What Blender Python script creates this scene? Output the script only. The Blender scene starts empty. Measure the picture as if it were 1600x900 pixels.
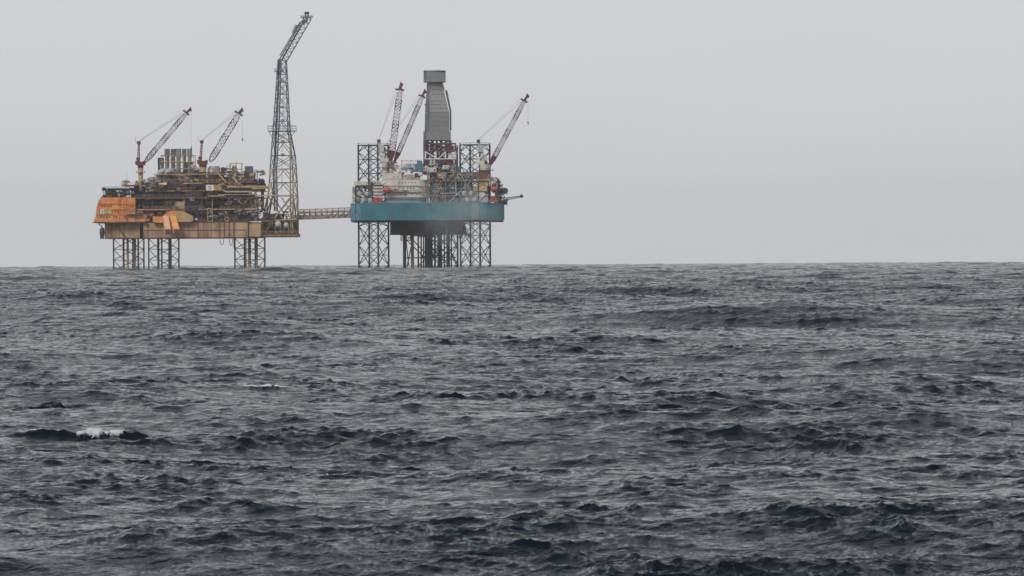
import bpy, bmesh, math, random
import numpy as np
from mathutils import Vector, Matrix

random.seed(7)
SC = bpy.context.scene
COL = SC.collection
R_EARTH = 6.371e6
F = 8000.0            # focal length in photo pixels (1600 wide) = 180 mm lens
EYE = 405.0           # row of eye level at the picture's middle
CAM_H = 5.0
DIST = 2667.0         # platforms: 3 photo pixels per metre

# ------------------------------------------------------------------ camera
cam_data = bpy.data.cameras.new('camera')
cam = bpy.data.objects.new('camera', cam_data)
COL.objects.link(cam)
cam_data.sensor_width = 36.0
cam_data.lens = 36.0 * F / 1600.0
cam_data.clip_start = 1.0
cam_data.clip_end = 80000.0
cam_data.dof.use_dof = True
cam_data.dof.focus_distance = 2600.0
cam_data.dof.aperture_fstop = 13.0
pitch = math.atan((450.0 - EYE) / F)
cam.matrix_world = (Matrix.Translation((0, 0, CAM_H)) @ Matrix.Rotation(math.radians(90) - pitch, 4, 'X')
                    @ Matrix.Rotation(math.radians(-0.286), 4, 'Z'))
SC.camera = cam

# ------------------------------------------------------------------ sky, sun, exposure
SUN_EL, SUN_AZ = math.radians(36), math.radians(208)     # azimuth clockwise from +Y (north)
world = bpy.data.worlds.new('World')
SC.world = world
world.use_nodes = True
wn, wl = world.node_tree.nodes, world.node_tree.links
wn.clear()
out = wn.new('ShaderNodeOutputWorld')
bg = wn.new('ShaderNodeBackground')
sky = wn.new('ShaderNodeTexSky')
sky.sky_type = 'NISHITA'
sky.sun_disc = False
sky.sun_elevation = SUN_EL
sky.sun_rotation = SUN_AZ
sky.air_density = 1.0
sky.dust_density = 3.0
sky.ozone_density = 1.0
hs = wn.new('ShaderNodeHueSaturation')
hs.inputs['Saturation'].default_value = 0.25
mix = wn.new('ShaderNodeMixRGB')
mix.inputs[0].default_value = 0.85
# overcast layer: faint cloud mottling, brighter overhead
tc = wn.new('ShaderNodeTexCoord')
sep = wn.new('ShaderNodeSeparateXYZ')
mr = wn.new('ShaderNodeMapRange')
mr.inputs['From Min'].default_value = 0.0
mr.inputs['From Max'].default_value = 0.7
mr.inputs['To Min'].default_value = 1.02
mr.inputs['To Max'].default_value = 0.64
mp = wn.new('ShaderNodeMapping')
mp.inputs['Scale'].default_value = (12, 12, 45)
nz = wn.new('ShaderNodeTexNoise')
nz.inputs['Scale'].default_value = 1.0
nz.inputs['Detail'].default_value = 3.0
mr2 = wn.new('ShaderNodeMapRange')
mr2.inputs['To Min'].default_value = 0.96
mr2.inputs['To Max'].default_value = 1.04
mul = wn.new('ShaderNodeMath'); mul.operation = 'MULTIPLY'
vm = wn.new('ShaderNodeVectorMath'); vm.operation = 'SCALE'
vm.inputs[0].default_value = (7.15, 7.3, 7.5)
wl.new(tc.outputs['Generated'], sep.inputs[0])
wl.new(sep.outputs['Z'], mr.inputs['Value'])
wl.new(tc.outputs['Generated'], mp.inputs['Vector'])
wl.new(mp.outputs[0], nz.inputs['Vector'])
wl.new(nz.outputs['Fac'], mr2.inputs['Value'])
wl.new(mr.outputs[0], mul.inputs[0])
wl.new(mr2.outputs[0], mul.inputs[1])
wl.new(mul.outputs[0], vm.inputs['Scale'])
wl.new(sky.outputs[0], hs.inputs['Color'])
wl.new(hs.outputs[0], mix.inputs[1])
wl.new(vm.outputs[0], mix.inputs[2])
wl.new(mix.outputs[0], bg.inputs['Color'])
bg.inputs['Strength'].default_value = 0.1
wl.new(bg.outputs[0], out.inputs['Surface'])

sun_data = bpy.data.lights.new('sun', 'SUN')
sun_data.energy = 1.5
sun_data.angle = math.radians(14)
sun_data.color = (1.0, 0.95, 0.88)
sun = bpy.data.objects.new('sun', sun_data)
COL.objects.link(sun)
sd = Vector((math.sin(SUN_AZ) * math.cos(SUN_EL), math.cos(SUN_AZ) * math.cos(SUN_EL), math.sin(SUN_EL)))
sun.rotation_euler = sd.to_track_quat('Z', 'Y').to_euler()

SC.view_settings.view_transform = 'Standard'
SC.view_settings.look = 'None'
SC.view_settings.gamma = 1.0
SC.view_settings.exposure = 0.0
SC.view_settings.use_curve_mapping = False

# ------------------------------------------------------------------ sea
rng = np.random.default_rng(11)

def band(L, N, lmin, lmax, B, wind, spread, kp):
    """FFT sea patch of side L: equilibrium spectrum between two wavelengths.
    returns height and choppy displacement fields in metres"""
    k1 = 2 * np.pi * np.fft.fftfreq(N, L / N)
    kx, ky = np.meshgrid(k1, k1)
    k = np.hypot(kx, ky); k[0, 0] = 1e9
    lam = 2 * np.pi / k
    th = np.arctan2(ky, kx) - wind
    d = np.abs(np.cos(th / 2)) ** (2 * spread)
    tt = np.linspace(-np.pi, np.pi, 721)
    norm = np.trapezoid(np.abs(np.cos(tt / 2)) ** (2 * spread), tt) if hasattr(np, 'trapezoid') else np.trapz(np.abs(np.cos(tt / 2)) ** (2 * spread), tt)
    S = 0.5 * B * k ** -4 * d / norm * np.exp(-1.25 * (kp / k) ** 2)
    w = 1 / (1 + (lmin / lam) ** 8) * 1 / (1 + (lam / lmax) ** 8)
    S = S * w
    dk = 2 * np.pi / L
    amp = np.sqrt(S * 2 * dk * dk)
    h = amp * (rng.normal(size=(N, N)) + 1j * rng.normal(size=(N, N))) / np.sqrt(2)
    h[0, 0] = 0
    H = np.real(np.fft.ifft2(h)) * N * N
    DX = np.real(np.fft.ifft2(1j * kx / k * h)) * N * N
    DY = np.real(np.fft.ifft2(1j * ky / k * h)) * N * N
    return L, N, np.stack([H, DX, DY], -1).astype(np.float32)

def sample(f, x, y):
    L, N, A = f
    u = (x / L) % 1.0 * N; v = (y / L) % 1.0 * N
    i = np.floor(u).astype(np.int32); j = np.floor(v).astype(np.int32)
    fu = (u - i)[..., None]; fv = (v - j)[..., None]
    i %= N; j %= N
    i2 = (i + 1) % N; j2 = (j + 1) % N
    fu = fu * fu * (3 - 2 * fu) * 0.5 + fu * 0.5; fv = fv * fv * (3 - 2 * fv) * 0.5 + fv * 0.5
    return ((A[j, i] * (1 - fu) + A[j, i2] * fu) * (1 - fv) + (A[j2, i] * (1 - fu) + A[j2, i2] * fu) * fv)

WIND = math.radians(-100)
BANDS = [  # field, finest wavelength, choppiness, rotation
    (band(1450.0, 512, 20.0, 200.0, 0.0095, WIND, 5, 2 * np.pi / 80), 20.0, 0.6, 0.0),
    (band(311.0, 1024, 1.6, 20.0, 0.0062, WIND, 3.0, 2 * np.pi / 11), 1.6, 1.3, 0.06),
    (band(31.0, 1024, 0.26, 1.6, 0.028, WIND, 2.4, 0.3), 0.26, 1.45, 0.30),
    (band(6.3, 512, 0.05, 0.26, 0.060, WIND, 1.6, 0.3), 0.05, 1.1, -0.25),
]
# breaking wavelets the photo shows: x, y, height, half width, half depth
BREAKERS = []
RIDGES = [(-170.0, 1950.0, 1.7, 200.0, 26.0), (-60.0, 2250.0, 1.5, 130.0, 28.0), (62.0, 1500.0, 1.3, 48.0, 20.0), (250.0, 1900.0, 1.0, 120.0, 25.0)]

def sea_points(x0, y0, spacing):
    x = x0.astype(np.float64).copy(); y = y0.astype(np.float64).copy(); z = np.zeros_like(x)
    crest = None
    for f, lmin, chop, rot in BANDS:
        c, s = math.cos(rot), math.sin(rot)
        xr, yr = c * x0 - s * y0, s * x0 + c * y0
        a = sample(f, xr, yr)
        # wavelengths the mesh cannot carry fade out
        fade = np.clip((f[0] / f[1] * 3 + lmin * 1.6) / (spacing * (0.85 if 0.2 < lmin < 2 else 1.7)) - 0.25, 0, 1)
        # gusts: the short waves run higher in some patches than in others
        rougher = 1 + 1.5 * np.clip((np.hypot(x0, y0) - 500) / 1500, 0, 1) * (0.1 if lmin > 10 else 1.0)
        fade = fade * rougher
        if lmin < 1:
            g = sample(BANDS[0][0], x0 * 6.1 + 40, y0 * 2.3)[..., 0]
            fade = fade * np.clip(1.0 + g * 0.9, 0.75, 1.4) * crest
        if 1 < lmin < 5:
            crest = np.clip(1.0 + 0.28 * a[..., 0] / BANDS[1][0][2][..., 0].std(), 0.6, 1.7)
        z += a[..., 0] * fade
        dx, dy = a[..., 1] * fade * chop, a[..., 2] * fade * chop
        x += c * dx + s * dy
        y += -s * dx + c * dy
    for bx, by, bh, bw, bd in BREAKERS:
        px, py = (x0 - bx) / bw, (y0 - by - 0.10 * (x0 - bx)) / bd
        m = (np.abs(px) < 4) & (np.abs(py) < 6)
        if m.any():
            pyy = py[m]
            prof = np.where(pyy < 0, np.exp(-(pyy * 1.5) ** 2), np.exp(-(pyy * 0.7) ** 2))
            e = (1 + 0.15 * np.sin(x0[m] * 5.7 + 1) * np.sin(x0[m] * 3.1 + y0[m]) + .06 * np.sin(x0[m] * 12.7 + 2) + .05 * np.sin(x0[m] * 19 + y0[m] * 9)) * bh * np.exp(-np.abs(px[m]) ** 1.9) * prof
            z[m] += e
            y[m] -= e * 0.55
    for rx, ry, rh_, rw, rd in RIDGES:      # long swells the photo shows standing up against the horizon
        z += rh_ * np.exp(-np.abs((x0 - rx) / rw) ** 3 - ((y0 - ry) / rd) ** 2)
    z -= (x0 * x0 + y0 * y0) / (2 * R_EARTH)
    return x, y, z

def on_water(u, v, h):
    """point of the calm field whose surface raised by h shows at photo pixel (u, v)"""
    e = EYE + (800 - u) * 0.005
    best = None
    for r in np.arange(90.0, 260.0, 0.25):
        xx = (u - 800) / F * r
        _, _, zz = sea_points(np.array([xx]), np.array([r]), np.array([0.5]))
        vv = e + (CAM_H - zz[0] - h) / r * F
        if vv <= v: return xx, r
    return (u - 800) / F * 140.0, 140.0
BX, BY0 = on_water(135, 671, 0.25)          # the breaking wavelet at lower left
SX, SY0 = on_water(420, 603, 0.12)          # the thin foam streak
PW = BY0 / F                                # metres per photo pixel there
BREAKERS += [(BX - 75 * PW, BY0, .20, 1.05, .42), (BX + 8 * PW, BY0 + .05, .16, .9, .38), (BX + 70 * PW, BY0 + .15, .13, .8, .36),
             (SX, SY0, 0.13, 0.8, 0.35)]
print('breaker', BX, BY0, SX, SY0)
DA, WEDGE = 0.00027, 0.125
def row_step(r):
    if r < 70: return r * 0.01
    if r < 330: return r * 0.0009
    if r < 600: return 0.30
    return min(0.30 * (r / 600) ** 1.6, 0.0013 * r)
rs = [30.0]
while rs[-1] < 10500:
    rs.append(rs[-1] + row_step(rs[-1]))
rs = np.array(rs)
dense = np.arange(-WEDGE, WEDGE + 1e-9, DA)
coarse = WEDGE + np.cumsum(DA * 1.12 ** np.arange(1, 60))
coarse = coarse[coarse < 0.62]
th = np.concatenate([-coarse[::-1], dense, coarse])
TH, RR = np.meshgrid(th, rs)
dth = np.gradient(th)
SP = np.maximum(np.gradient(rs)[:, None] * 0.8, RR * np.abs(dth)[None, :] * 0.8)
nr, nt = RR.shape
print('sea grid', nr, nt, nr * nt)
X0 = (RR * np.sin(TH)).ravel(); Y0 = (RR * np.cos(TH)).ravel()
sx = np.empty(nr * nt); sy = np.empty(nr * nt); sz = np.empty(nr * nt)
SPr = SP.ravel()
for a in range(0, nr * nt, 400000):
    b = min(a + 400000, nr * nt)
    sx[a:b], sy[a:b], sz[a:b] = sea_points(X0[a:b], Y0[a:b], SPr[a:b])
co = np.empty((nr * nt, 3), np.float32)
co[:, 0], co[:, 1], co[:, 2] = sx, sy, sz
idx = np.arange(nr * nt, dtype=np.int32).reshape(nr, nt)
q = np.stack([idx[:-1, :-1], idx[:-1, 1:], idx[1:, 1:], idx[1:, :-1]], -1).reshape(-1, 4)
me = bpy.data.meshes.new('sea')
me.vertices.add(len(co)); me.vertices.foreach_set('co', co.ravel())
me.loops.add(q.size); me.loops.foreach_set('vertex_index', q.ravel())
me.polygons.add(len(q)); me.polygons.foreach_set('loop_start', np.arange(0, q.size, 4, dtype=np.int32))
me.polygons.foreach_set('use_smooth', np.ones(len(q), bool))
me.update(calc_edges=True)
sea = bpy.data.objects.new('sea', me)
COL.objects.link(sea)
sea['kind'] = 'structure'
print('sea z', sz.min(), sz.max(), sz[:nt * 1500].std())

m = bpy.data.materials.new('sea_water')
m.use_nodes = True
n, l = m.node_tree.nodes, m.node_tree.links
b = n['Principled BSDF']
b.inputs['Base Color'].default_value = (0.004, 0.009, 0.018, 1)
b.inputs['Roughness'].default_value = 0.04
b.inputs['IOR'].default_value = 1.333
b.inputs['Specular IOR Level'].default_value = 0.10
t = n.new('ShaderNodeTexCoord')
mpp = n.new('ShaderNodeMapping')
mpp.inputs['Scale'].default_value = (1.15, 1.0, 1.0)
n1 = n.new('ShaderNodeTexNoise'); n1.inputs['Scale'].default_value = 3.0; n1.inputs['Detail'].default_value = 5.0; n1.inputs['Distortion'].default_value = 0.4
n0 = n.new('ShaderNodeTexNoise'); n0.inputs['Scale'].default_value = 0.8; n0.inputs['Detail'].default_value = 2.0
bp0 = n.new('ShaderNodeBump'); bp0.inputs['Distance'].default_value = 0.25
l.new(mpp.outputs[0], n0.inputs['Vector']); l.new(n0.outputs['Fac'], bp0.inputs['Height'])
n3 = n.new('ShaderNodeTexNoise'); n3.inputs['Scale'].default_value = 0.28; n3.inputs['Detail'].default_value = 2.0
bp3 = n.new('ShaderNodeBump'); bp3.inputs['Distance'].default_value = 0.45
l.new(mpp.outputs[0], n3.inputs['Vector']); l.new(n3.outputs['Fac'], bp3.inputs['Height']); l.new(bp3.outputs[0], bp0.inputs['Normal'])
n2 = n.new('ShaderNodeTexNoise'); n2.inputs['Scale'].default_value = 14.0; n2.inputs['Detail'].default_value = 3.0
bp1 = n.new('ShaderNodeBump'); bp1.inputs['Strength'].default_value = 1.0; bp1.inputs['Distance'].default_value = 0.10
bp2 = n.new('ShaderNodeBump'); bp2.inputs['Strength'].default_value = 1.0; bp2.inputs['Distance'].default_value = 0.012
l.new(t.outputs['Object'], mpp.inputs['Vector'])
l.new(mpp.outputs[0], n1.inputs['Vector']); l.new(mpp.outputs[0], n2.inputs['Vector'])
l.new(n1.outputs['Fac'], bp1.inputs['Height']); l.new(n2.outputs['Fac'], bp2.inputs['Height'])
l.new(bp0.outputs[0], bp1.inputs['Normal']); l.new(bp1.outputs[0], bp2.inputs['Normal']); l.new(bp2.outputs[0], b.inputs['Normal'])
me.materials.append(m)
del co, q, X0, Y0, sx, sy, sz, SPr, RR, TH, SP, idx

# ------------------------------------------------------------------ sea haze
HAZE = 0.000038
bm = bmesh.new()
bmesh.ops.create_cube(bm, size=1.0)
bmesh.ops.scale(bm, vec=(14000, 11200, 160), verts=bm.verts)
bmesh.ops.translate(bm, vec=(0, 5300, 60), verts=bm.verts)
hm = bpy.data.meshes.new('haze'); bm.to_mesh(hm); bm.free()
haze = bpy.data.objects.new('haze', hm)
COL.objects.link(haze)
haze['kind'] = 'stuff'
haze['label'] = 'thin grey sea haze over the water fading the far platforms'
haze['category'] = 'haze'
mh = bpy.data.materials.new('haze_air'); mh.use_nodes = True
hn = mh.node_tree.nodes; hl = mh.node_tree.links
hn.clear()
ho = hn.new('ShaderNodeOutputMaterial')
pv = hn.new('ShaderNodeVolumePrincipled')
pv.inputs['Color'].default_value = (0.93, 0.96, 1.0, 1)
pv.inputs['Density'].default_value = HAZE
hl.new(pv.outputs[0], ho.inputs['Volume'])
hm.materials.append(mh)

# ================================================================== materials
MATS = {}
def paint(name, rgb, rust=0.25, rough=0.6, scale=0.35, metal=0.0, var=0.12):
    """weathered paint: uneven tone plus rust runs stretched downwards"""
    if name in MATS: return MATS[name]
    m = bpy.data.materials.new(name); m.use_nodes = True
    n, l = m.node_tree.nodes, m.node_tree.links
    b = n['Principled BSDF']
    b.inputs['Roughness'].default_value = rough
    b.inputs['Metallic'].default_value = metal
    t = n.new('ShaderNodeTexCoord')
    mp = n.new('ShaderNodeMapping'); mp.inputs['Scale'].default_value = (scale, scale, scale * 0.22)
    nz = n.new('ShaderNodeTexNoise'); nz.inputs['Scale'].default_value = 1.0; nz.inputs['Detail'].default_value = 6.0; nz.inputs['Roughness'].default_value = 0.65
    rp = n.new('ShaderNodeValToRGB')
    rp.color_ramp.elements[0].position = 0.52; rp.color_ramp.elements[1].position = 0.72
    rp.color_ramp.elements[0].color = (0, 0, 0, 1); rp.color_ramp.elements[1].color = (rust, rust, rust, 1)
    n2 = n.new('ShaderNodeTexNoise'); n2.inputs['Scale'].default_value = scale * 0.9; n2.inputs['Detail'].default_value = 4.0
    mr = n.new('ShaderNodeMapRange'); mr.inputs['From Min'].default_value = 0.3; mr.inputs['From Max'].default_value = 0.7
    mr.inputs['To Min'].default_value = 1 - var; mr.inputs['To Max'].default_value = 1 + var
    sc = n.new('ShaderNodeVectorMath'); sc.operation = 'SCALE'; sc.inputs[0].default_value = rgb
    mx = n.new('ShaderNodeMixRGB'); mx.inputs[2].default_value = (0.10, 0.045, 0.025, 1)
    l.new(t.outputs['Object'], mp.inputs['Vector']); l.new(mp.outputs[0], nz.inputs['Vector'])
    l.new(t.outputs['Object'], n2.inputs['Vector'])
    l.new(nz.outputs['Fac'], rp.inputs['Fac']); l.new(rp.outputs['Color'], mx.inputs[0])
    l.new(n2.outputs['Fac'], mr.inputs['Value']); l.new(mr.outputs[0], sc.inputs['Scale'])
    l.new(sc.outputs[0], mx.inputs[1]); l.new(mx.outputs[0], b.inputs['Base Color'])
    MATS[name] = m
    return m

ORANGE = paint('orange_paint', (0.66, 0.25, 0.062), 0.6, 0.6, 0.4, var=0.25)
ORANGE2 = paint('faded_orange_paint', (0.72, 0.40, 0.25), 0.25, 0.55)
AMBER = paint('amber_paint', (0.74, 0.36, 0.07), 0.2, 0.5)
TAN = paint('tan_hull_paint', (0.41, 0.265, 0.15), 0.95, 0.7, 0.2, var=0.35)
TAN2 = paint('tan_steel_paint', (0.46, 0.31, 0.155), 0.8, 0.6, 0.3)  # lighter tan for steelwork and panels
YELLOW = paint('cream_yellow_paint', (0.50, 0.36, 0.18), 0.8, 0.6)
RUST = paint('rusty_steel', (0.16, 0.07, 0.045), 0.7, 0.8)
BROWN = paint('brown_steel', (0.085, 0.052, 0.038), 0.6, 0.8)  # darkened so the racks carry the shadow between decks
DARK = paint('dark_blue_grey_steel', (0.028, 0.034, 0.048), 0.25, 0.7)  # on the inner walls this dark tone stands for interior shade
DARKB = paint('dark_brown_steel', (0.036, 0.028, 0.027), 0.5, 0.7)  # deepened to put deck shadow into the pipework colour
LEGD = paint('dark_leg_steel', (0.028, 0.038, 0.052), 0.5, 0.6)
NAVY = paint('navy_steel', (0.02, 0.045, 0.08), 0.15, 0.6)
GREY = paint('grey_steel', (0.24, 0.25, 0.27), 0.3, 0.55)
LGREY = paint('light_grey_lagging', (0.42, 0.43, 0.45), 0.35, 0.5)
MGREY = paint('mid_grey_cladding', (0.215, 0.217, 0.22), 0.12, 0.6, 0.5, var=0.1)
DGREY = paint('dark_grey_cladding', (0.06, 0.075, 0.10), 0.1, 0.6)
SGREY = paint('plant_and_shaded_side_grey', (0.13, 0.145, 0.17), 0.12, 0.6, 0.5)  # grey of plant boxes; also the painted shade on the derrick's side
MAROON = paint('maroon_paint', (0.13, 0.022, 0.048), 0.2, 0.5)
RED = paint('red_paint', (0.40, 0.045, 0.04), 0.2, 0.45)
REDO = paint('orange_red_paint', (0.45, 0.07, 0.05), 0.15, 0.4)
WHITE = paint('white_paint', (0.72, 0.72, 0.70), 0.25, 0.5)
CREAM = paint('cream_paint', (0.60, 0.56, 0.48), 0.55, 0.6, 0.3, var=0.15)
TEAL = paint('teal_hull_paint', (0.022, 0.165, 0.200), 0.45, 0.6, 0.2, var=0.22)
TEALL = paint('light_teal_hull_paint', (0.11, 0.26, 0.35), 0.3, 0.6, 0.12, var=0.2)
BLUE = paint('blue_equipment_paint', (0.05, 0.16, 0.25), 0.3, 0.5)
GLASS = paint('window_glass', (0.02, 0.022, 0.03), 0.0, 0.15)
LIME = paint('yellow_green_sign', (0.50, 0.42, 0.10), 0.05, 0.5)
GOLD = paint('gold_sign', (0.45, 0.28, 0.06), 0.05, 0.5)
INK = paint('sign_ink', (0.03, 0.035, 0.06), 0.0, 0.5)
INK2 = paint('faded_sign_ink', (0.22, 0.13, 0.04), 0.0, 0.5)
CABLE = paint('steel_cable', (0.22, 0.22, 0.24), 0.1, 0.5)

# ================================================================== mesh helpers
S = 3.0        # photo pixels per metre at the platforms

class Frame:
    def __init__(self, u0, vw): self.u0, self.vw = u0, vw
    def __call__(self, u, v, y=0.0): return Vector(((u - self.u0) / S, y, (self.vw - v) / S))
    def x(self, u): return (u - self.u0) / S
    def z(self, v): return (self.vw - v) / S

class MB:
    def __init__(self): self.v, self.f = [], []
    def add(self, vs, fs):
        o = len(self.v); self.v += [tuple(p) for p in vs]; self.f += [tuple(i + o for i in f) for f in fs]; return self
    def box(self, x0, x1, y0, y1, z0, z1):
        return self.add([(x0, y0, z0), (x1, y0, z0), (x1, y1, z0), (x0, y1, z0), (x0, y0, z1), (x1, y0, z1), (x1, y1, z1), (x0, y1, z1)],
                        [(3, 2, 1, 0), (4, 5, 6, 7), (0, 1, 5, 4), (1, 2, 6, 5), (2, 3, 7, 6), (3, 0, 4, 7)])
    def bar(self, p, q, r, n=5, r2=None):
        p, q = Vector(p), Vector(q); d = q - p
        if d.length < 1e-6: return self
        d.normalize()
        a = d.cross(Vector((0, 0, 1))) if abs(d.z) < 0.9 else d.cross(Vector((1, 0, 0)))
        a.normalize(); b = d.cross(a); r2 = r if r2 is None else r2
        vs = []
        for c, rr in ((p, r), (q, r2)):
            for k in range(n):
                t = 2 * math.pi * k / n + 0.3
                vs.append(c + (a * math.cos(t) + b * math.sin(t)) * rr)
        fs = [(k, (k + 1) % n, n + (k + 1) % n, n + k) for k in range(n)]
        fs += [tuple(range(n - 1, -1, -1)), tuple(range(n, 2 * n))]
        return self.add(vs, fs)
    def path(self, pts, r, n=6):
        for a, b in zip(pts[:-1], pts[1:]): self.bar(a, b, r, n)
        return self
    def prism(self, pts, y0, y1):
        """polygon of (x, z) points extruded along y"""
        n = len(pts)
        vs = [(x, y0, z) for x, z in pts] + [(x, y1, z) for x, z in pts]
        fs = [tuple(range(n)), tuple(range(2 * n - 1, n - 1, -1))] + [((k + 1) % n, k, n + k, n + (k + 1) % n) for k in range(n)]
        return self.add(vs, fs)
    def vprism(self, pts, z0, z1):
        """plan polygon of (x, y) points extruded upwards"""
        n = len(pts)
        vs = [(x, y, z0) for x, y in pts] + [(x, y, z1) for x, y in pts]
        fs = [tuple(range(n - 1, -1, -1)), tuple(range(n, 2 * n))] + [(k, (k + 1) % n, n + (k + 1) % n, n + k) for k in range(n)]
        return self.add(vs, fs)
    def lathe(self, c, prof, axis='Z', n=14):
        """prof: (offset along axis, radius)"""
        c = Vector(c); vs = []; fs = []
        for t, r in prof:
            for k in range(n):
                a = 2 * math.pi * k / n
                u, w = r * math.cos(a), r * math.sin(a)
                vs.append(c + (Vector((u, w, t)) if axis == 'Z' else Vector((t, u, w)) if axis == 'X' else Vector((u, t, w))))
        for i in range(len(prof) - 1):
            for k in range(n):
                k2 = (k + 1) % n
                fs.append((i * n + k, i * n + k2, (i + 1) * n + k2, (i + 1) * n + k))
        fs.append(tuple(range(n - 1, -1, -1))); m = (len(prof) - 1) * n; fs.append(tuple(range(m, m + n)))
        return self.add(vs, fs)
    def ball(self, c, r, n=12, sx=1.0, axis='Z'):
        pr = [(-r * sx * math.cos(math.pi * i / 8), max(0.01, r * math.sin(math.pi * i / 8))) for i in range(9)]
        return self.lathe(c, pr, axis, n)
    def capsule(self, x0, x1, y, z, r, n=12):
        h = r * 0.55
        return self.lathe((0, y, z), [(x0, 0.05), (x0 + h * 0.25, r * 0.6), (x0 + h, r), (x1 - h, r), (x1 - h * 0.25, r * 0.6), (x1, 0.05)], 'X', n)
    def build(self, name, mat, parent=None, smooth=False, label=None):
        me = bpy.data.meshes.new(name); me.from_pydata(self.v, [], self.f); me.materials.append(mat)
        if smooth:
            me.polygons.foreach_set('use_smooth', [True] * len(me.polygons)); me.set_sharp_from_angle(angle=math.radians(50))
        o = bpy.data.objects.new(name, me); COL.objects.link(o)
        if parent: o.parent = parent
        if label: o['label'] = label
        return o

def thing(name, label, cat, loc, group=None):
    o = bpy.data.objects.new(name, None); COL.objects.link(o)
    o.empty_display_size = 1.0
    o.location = loc; o['label'] = label; o['category'] = cat
    if group: o['group'] = group
    return o

def lattice(mb, P, Q, rc, rb, bays, pattern='X', horiz=True, faces=(0, 1, 2, 3), hm=False, rh=None):
    """four chords from corner list P to corner list Q with bracing"""
    rh = rh or rb * 0.8
    for a, b in zip(P, Q): mb.bar(a, b, rc, 6)
    for i in faces:
        j = (i + 1) % 4
        for k in range(bays):
            t0, t1 = k / bays, (k + 1) / bays
            a0, a1 = P[i].lerp(Q[i], t0), P[i].lerp(Q[i], t1)
            b0, b1 = P[j].lerp(Q[j], t0), P[j].lerp(Q[j], t1)
            if pattern == 'X':
                mb.bar(a0, b1, rb, 4); mb.bar(b0, a1, rb, 4)
                if hm: mb.bar((a0 + a1) / 2, (b0 + b1) / 2, rh, 4)
            elif pattern == 'Z':
                if (k + i) % 2: mb.bar(a0, b1, rb, 4)
                else: mb.bar(b0, a1, rb, 4)
            elif pattern == '/':
                mb.bar(a0, b1, rb, 4)
            elif pattern == 'K':
                c = (a1 + b1) / 2
                mb.bar(a0, c, rb, 4); mb.bar(b0, c, rb, 4)
            if horiz: mb.bar(a1, b1, rh, 4)
            if horiz and k == 0: mb.bar(a0, b0, rh, 4)

def square(fr, u0, w, y, vz, sx=15.5, cw=31.0):
    """corners of a lattice leg seen turned: u0 left edge, w total width in photo pixels"""
    k = w / 46.5
    a, b = cw * k / S, sx * k / S
    x, z = fr.x(u0), fr.z(vz)
    return [Vector((x, y, z)), Vector((x + a, y - b, z)), Vector((x + a + b, y + a - b, z)), Vector((x + b, y + a, z))]

def railing(fr, u0, u1, v, y, h=1.3, mat=YELLOW, parent=None, step=2.2, name='railing', r=0.07):
    mb = MB(); x0, x1, z = fr.x(u0), fr.x(u1), fr.z(v)
    mb.bar((x0, y, z + h), (x1, y, z + h), r, 4); mb.bar((x0, y, z + h * 0.5), (x1, y, z + h * 0.5), r * 0.7, 4)
    k = max(1, int((x1 - x0) / step))
    for i in range(k + 1): xx = x0 + (x1 - x0) * i / k; mb.bar((xx, y, z), (xx, y, z + h), r * 0.8, 4)
    return mb.build(name, mat, parent)

def scaffold(fr, us, vs, y0, y1, mat, parent, r=0.16, name='scaffold_frame', diag=0.4, seed=0):
    R = random.Random(seed); mb = MB()
    for y in (y0, y1):
        for u in us: mb.bar(fr(u, vs[0], y), fr(u, vs[-1], y), r, 4)
        for v in vs: mb.bar(fr(us[0], v, y), fr(us[-1], v, y), r, 4)
        for i in range(len(us) - 1):
            for j in range(len(vs) - 1):
                if R.random() < diag: mb.bar(fr(us[i], vs[j + (i + j) % 2], y), fr(us[i + 1], vs[j + 1 - (i + j) % 2], y), r * 0.8, 4)
    for u in us:
        for v in vs: mb.bar(fr(u, v, y0), fr(u, v, y1), r * 0.8, 4)
    return mb.build(name, mat, parent)

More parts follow.
